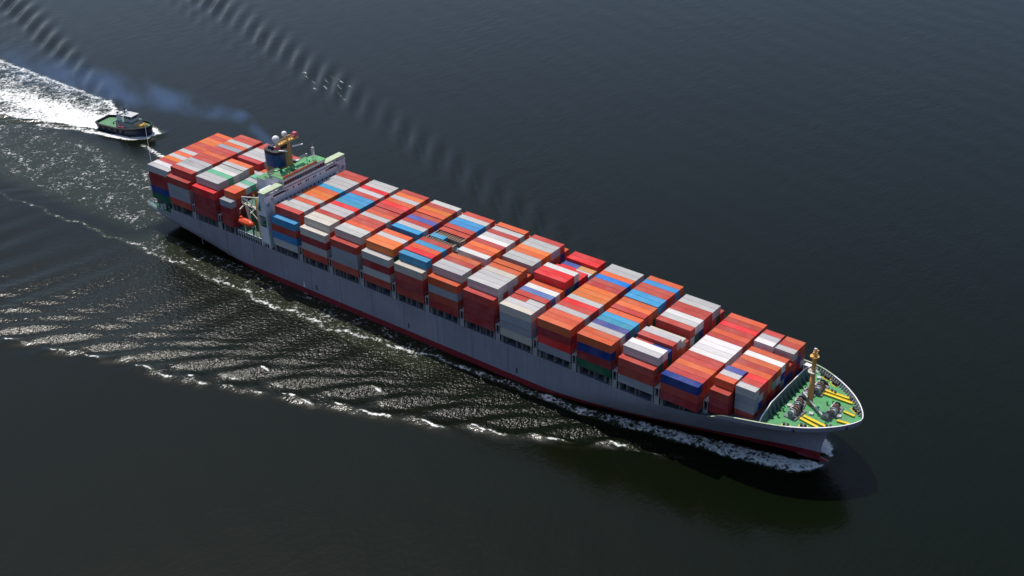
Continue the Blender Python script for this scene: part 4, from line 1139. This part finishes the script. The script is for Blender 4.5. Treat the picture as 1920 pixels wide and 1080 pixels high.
# ------------------------------------------------------------------ the tug
def tug():
    tg = tag(empty('tugboat', (-159.3, 35.4, 0), R(9)), 'dark blue tugboat with green aft deck following behind the ship', 'tugboat')
    def half(x):    # plan: full stern, rounded bow
        u = (x+15)/30.0
        return 5.6*(1-max(0, (u-0.52)/0.48)**2.3)**0.6*(1-0.30*max(0, (0.18-u)/0.18)**2)
    xs = list(np.linspace(-15, 12, 22))+[13, 13.8, 14.4, 14.8, 15.0]
    sheer = lambda x: 2.3+1.9*max(0, (x+3)/18.0)**1.6
    h = MB(); lv = [(-1.5, 0.86), (0.2, 0.94), (1.3, 1.0), ('t', 1.02)]; n = len(xs)
    idx = {}
    for s in (-1, 1):
        for j, (z, w) in enumerate(lv):
            for i, x in enumerate(xs):
                zz = sheer(x)+1.0 if z == 't' else z
                ww = w if x < 4 else w-(0.25*(1-j/3.0))*((x-4)/11.0)
                idx[s, j, i] = len(h.v); h.v.append((x-(0.0 if j > 1 else 1.2*max(0, (x-6)/9.0)), s*max(half(x)*ww, 0.02), zz))
        for j in range(3):
            for i in range(n-1):
                q = (idx[s, j, i], idx[s, j, i+1], idx[s, j+1, i+1], idx[s, j+1, i]); h.f.append(q if s < 0 else q[::-1]); h.m.append(0)
    for j in range(3): h.f.append((idx[-1, j, 0], idx[-1, j+1, 0], idx[1, j+1, 0], idx[1, j, 0])); h.m.append(0)
    h.build('tug_hull', M['navy'], tg, smooth=True)
    d = MB(); vs = []
    for x in xs: vs += [(x, -max(half(x)-0.1, 0.02), sheer(x)), (x, max(half(x)-0.1, 0.02), sheer(x))]
    d.add(vs, [(2*i, 2*i+2, 2*i+3, 2*i+1) for i in range(n-1)], 0)
    d.build('tug_deck', M['tug_deck'], tg)
    def run(fn, r, name, m, zoff):
        pts = [(x, -fn(x), sheer(x)+zoff) for x in xs]+[(x, fn(x), sheer(x)+zoff) for x in xs[::-1]]
        pts = pts+[pts[0]]; t = MB()
        for a, b in zip(pts[:-1], pts[1:]):
            if (Vector(a)-Vector(b)).length > 0.05: t.cyl(a, b, r, n=8)
        t.build(name, m, tg)
    run(lambda x: half(x)*1.02+0.15, 0.42, 'fender', M['rubber'], 0.55)
    run(lambda x: max(half(x)*1.02-0.08, 0.02), 0.16, 'bulwark_rail', M['dark'], 1.0)
    MB().tbox(-3.2, 7.6, -3.5, 3.5, 2.2, 5.6, 0.3, 0.25).build('deckhouse', M['grey'], tg, bevel=0.1)
    wh = MB(); wh.tbox(1.2, 6.2, -2.3, 2.3, 5.6, 8.4, 0.4, 0.3); w = wh.build('wheelhouse', M['light'], tg, bevel=0.08)
    for y in (-1.5, -0.5, 0.5, 1.5):
        MB().add([(6.05, y-0.4, 7.0), (6.05, y+0.4, 7.0), (5.90, y+0.4, 8.0), (5.90, y-0.4, 8.0)], [(0,1,2,3)]).build('window', M['glass'], w)
        MB().add([(1.34, y-0.4, 7.0), (1.34, y+0.4, 7.0), (1.50, y+0.4, 8.0), (1.50, y-0.4, 8.0)], [(3,2,1,0)]).build('window', M['glass'], w)
    for x in (2.0, 3.2, 4.4, 5.2):
        for s in (-1, 1): MB().add([(x-0.4, s*2.16, 7.0), (x+0.4, s*2.16, 7.0), (x+0.4, s*2.05, 8.0), (x-0.4, s*2.05, 8.0)], [(0,1,2,3) if s < 0 else (3,2,1,0)]).build('window', M['glass'], w)
    MB().box(0.9, 6.5, -2.5, 2.5, 8.4, 8.55).build('wheelhouse_roof', M['light'], tg)
    MB().box(-3.0, 7.3, -3.3, 3.3, 5.6, 5.68).build('boat_deck', M['deck_teal'], tg)
    for s in (-1, 1):
        f = MB(); f.tbox(-2.6, -0.4, s*2.3-0.65, s*2.3+0.65, 5.6, 8.8, 0.3, 0.15); fo = f.build('exhaust_funnel', M['white'], tg, bevel=0.1)
        MB().cyl((-1.6, s*2.3, 8.7), (-1.8, s*2.3, 9.7), 0.28, n=10).build('exhaust_pipe', M['dark'], fo)
        MB().tbox(-1.4, 2.4, s*4.05-0.45, s*4.05+0.45, 2.3, 3.6, 0.2, 0.1).build('rescue_locker', M['pinkred'] if s < 0 else M['light'], tg)
    MB().cyl((0.4, 0, 5.6), (0.1, 0, 13.8), 0.22, 0.12, n=10).bar((0.2, -1.5, 11.2), (0.2, 1.5, 11.2), 0.16).bar((0.3, -0.9, 12.6), (0.3, 0.9, 12.6), 0.14).box(-0.3, 0.5, -0.3, 0.3, 13.0, 13.4).build('mast', M['dark'], tg)
    MB().bar((1.8, -1.1, 9.2), (1.8, 1.1, 9.2), 0.25, 0.3).cyl((1.8, 0, 8.5), (1.8, 0, 9.2), 0.15, n=8).build('radar_scanner', M['white'], tg)
    MB().cyl((9.6, -1.6, 4.0), (9.6, 1.6, 4.0), 0.75, n=14).cyl((9.6, -1.7, 4.0), (9.6, -1.5, 4.0), 1.05, n=14).cyl((9.6, 1.5, 4.0), (9.6, 1.7, 4.0), 1.05, n=14).box(8.7, 10.5, -1.9, 1.9, 2.9, 3.4).build('tow_winch', M['gold'], tg)
    MB().cyl((12.2, -0.6, 3.6), (12.2, -0.6, 5.1), 0.26, n=10).cyl((12.2, 0.6, 3.6), (12.2, 0.6, 5.1), 0.26, n=10).bar((12.2, -0.8, 4.9), (12.2, 0.8, 4.9), 0.3).build('tow_bitt', M['gold'], tg)
    MB().cyl((-7.0, -1.0, 2.3), (-7.0, -1.0, 3.3), 0.25, n=10).cyl((-7.0, 1.0, 2.3), (-7.0, 1.0, 3.3), 0.25, n=10).bar((-7.0, -1.2, 3.1), (-7.0, 1.2, 3.1), 0.25).build('aft_bitt', M['dark'], tg)
    MB().tbox(-5.2, -3.6, -1.4, 1.4, 2.3, 3.7, 0.1, 0.1).build('aft_winch', M['dark'], tg, bevel=0.1)
    tyre = MB()
    for i in range(14):
        a = 2*math.pi*i/14; b = 2*math.pi*(i+1)/14
        tyre.cyl((0.5*math.cos(a), 0, 0.5*math.sin(a)), (0.5*math.cos(b), 0, 0.5*math.sin(b)), 0.18, n=6)
    me = tyre.mesh('tyre_fender', M['rubber'])
    for x in (-11, -7.5, -4, -0.5, 3):
        for s in (-1, 1): place('tyre_fender', me, tg, (x, s*(half(x)+0.35), 1.7))
    return tg
tug()

# towing line from the tug's bow up to the ship's stern
def towline():
    a = Vector((-147.6, 37.0, 5.0)); b = Vector((-75.5, -13.0, 10.4)); mb = MB(); prev = a
    for i in range(1, 17):
        t = i/16; p = a.lerp(b, t); p.z -= 3.2*4*t*(1-t)*0.5
        mb.cyl(prev, p, 0.05, n=6, caps=False); prev = p
    o = mb.build('towing_line', M['rope'])
    tag(o, 'thin pale towing line between tugboat bow and the ship stern', 'rope')
towline()

# ------------------------------------------------------------------ exhaust haze drifting aft from the funnel
def smoke():
    path = [(-16.5, -0.8, 42.5, 1.0), (-19, -2.0, 46, 1.8), (-25, -3.6, 49, 2.6), (-39, -3.2, 50, 4.0), (-55, -4.8, 50.5, 5.0), (-70, -7.4, 51, 6.0), (-84, -11.4, 51, 6.6), (-101, -13.4, 51, 7.2), (-118, -14.6, 51, 7.8), (-138, -17.6, 51, 8.4), (-157, -19.8, 51, 8.8), (-168, -21, 51, 5.0)]
    rings = []
    for i, (x, y, z, r) in enumerate(path):
        p0 = Vector(path[max(i-1, 0)][:3]); p1 = Vector(path[min(i+1, len(path)-1)][:3]); d = (p1-p0).normalized()
        sx = d.cross(Vector((0, 0, 1))).normalized(); sy = sx.cross(d)
        rings.append([tuple(Vector((x, y, z))+sx*(1.9*r*math.cos(a))+sy*(1.45*r*math.sin(a))) for a in np.linspace(0, 2*math.pi, 16, endpoint=False)])
    m = bpy.data.materials.new('exhaust_smoke'); m.use_nodes = True
    nt = m.node_tree; N = nt.nodes; L = nt.links
    N.remove(N['Principled BSDF'])
    pv = N.new('ShaderNodeVolumePrincipled'); pv.inputs['Color'].default_value = (0.30, 0.52, 0.98, 1); pv.inputs['Anisotropy'].default_value = 0.2
    geo = N.new('ShaderNodeNewGeometry')
    no = N.new('ShaderNodeTexNoise'); no.inputs['Scale'].default_value = 0.10; no.inputs['Detail'].default_value = 4
    L.new(geo.outputs['Position'], no.inputs['Vector'])
    # the plume thins out away from its axis and breaks into wisps
    def mth(op, a, b=None, c=None):
        n = N.new('ShaderNodeMath'); n.operation = op
        for i, v in enumerate((a, b, c)):
            if v is None: continue
            if isinstance(v, (int, float)): n.inputs[i].default_value = v
            else: L.new(v, n.inputs[i])
        return n.outputs[0]
    def rng_(v, a0, a1, b0, b1):
        n = N.new('ShaderNodeMapRange'); n.interpolation_type = 'SMOOTHSTEP'
        for k_, q in zip(('From Min', 'From Max', 'To Min', 'To Max'), (a0, a1, b0, b1)): n.inputs[k_].default_value = q
        L.new(v, n.inputs['Value']); return n.outputs['Result']
    sp = N.new('ShaderNodeSeparateXYZ'); L.new(geo.outputs['Position'], sp.inputs[0])
    ya = mth('MINIMUM', mth('MULTIPLY_ADD', sp.outputs[0], 0.142, 2.4), -1.5)
    za = mth('MINIMUM', mth('MULTIPLY_ADD', sp.outputs[0], -0.62, 32.6), 50.4)
    dy = mth('SUBTRACT', sp.outputs[1], ya); dz = mth('MULTIPLY', mth('SUBTRACT', sp.outputs[2], za), 1.3)
    rr = mth('SQRT', mth('ADD', mth('MULTIPLY', dy, dy), mth('MULTIPLY', dz, dz)))
    ra = mth('MULTIPLY_ADD', sp.outputs[0], -0.098, 1.7)
    fall = rng_(mth('DIVIDE', rr, ra), 0.1, 1.0, 1.0, 0.0)
    wisp = rng_(no.outputs['Fac'], 0.36, 0.64, 0.02, 1.0)
    near_ = rng_(sp.outputs[0], -60, -18, 0.040, 0.10)
    end = rng_(sp.outputs[0], -165, -80, 0.15, 1.0)
    L.new(mth('MULTIPLY', mth('MULTIPLY', fall, wisp), mth('MULTIPLY', near_, end)), pv.inputs['Density'])
    L.new(pv.outputs[0], N['Material Output'].inputs['Volume'])
    o = MB().ring_loft([r[::-1] for r in rings]).build('smoke', m)
    tag(o, 'thin blue exhaust smoke drifting back from the funnel', 'smoke', kind='stuff')
smoke()
print('single containers', n_single, 'massed', len(massed))
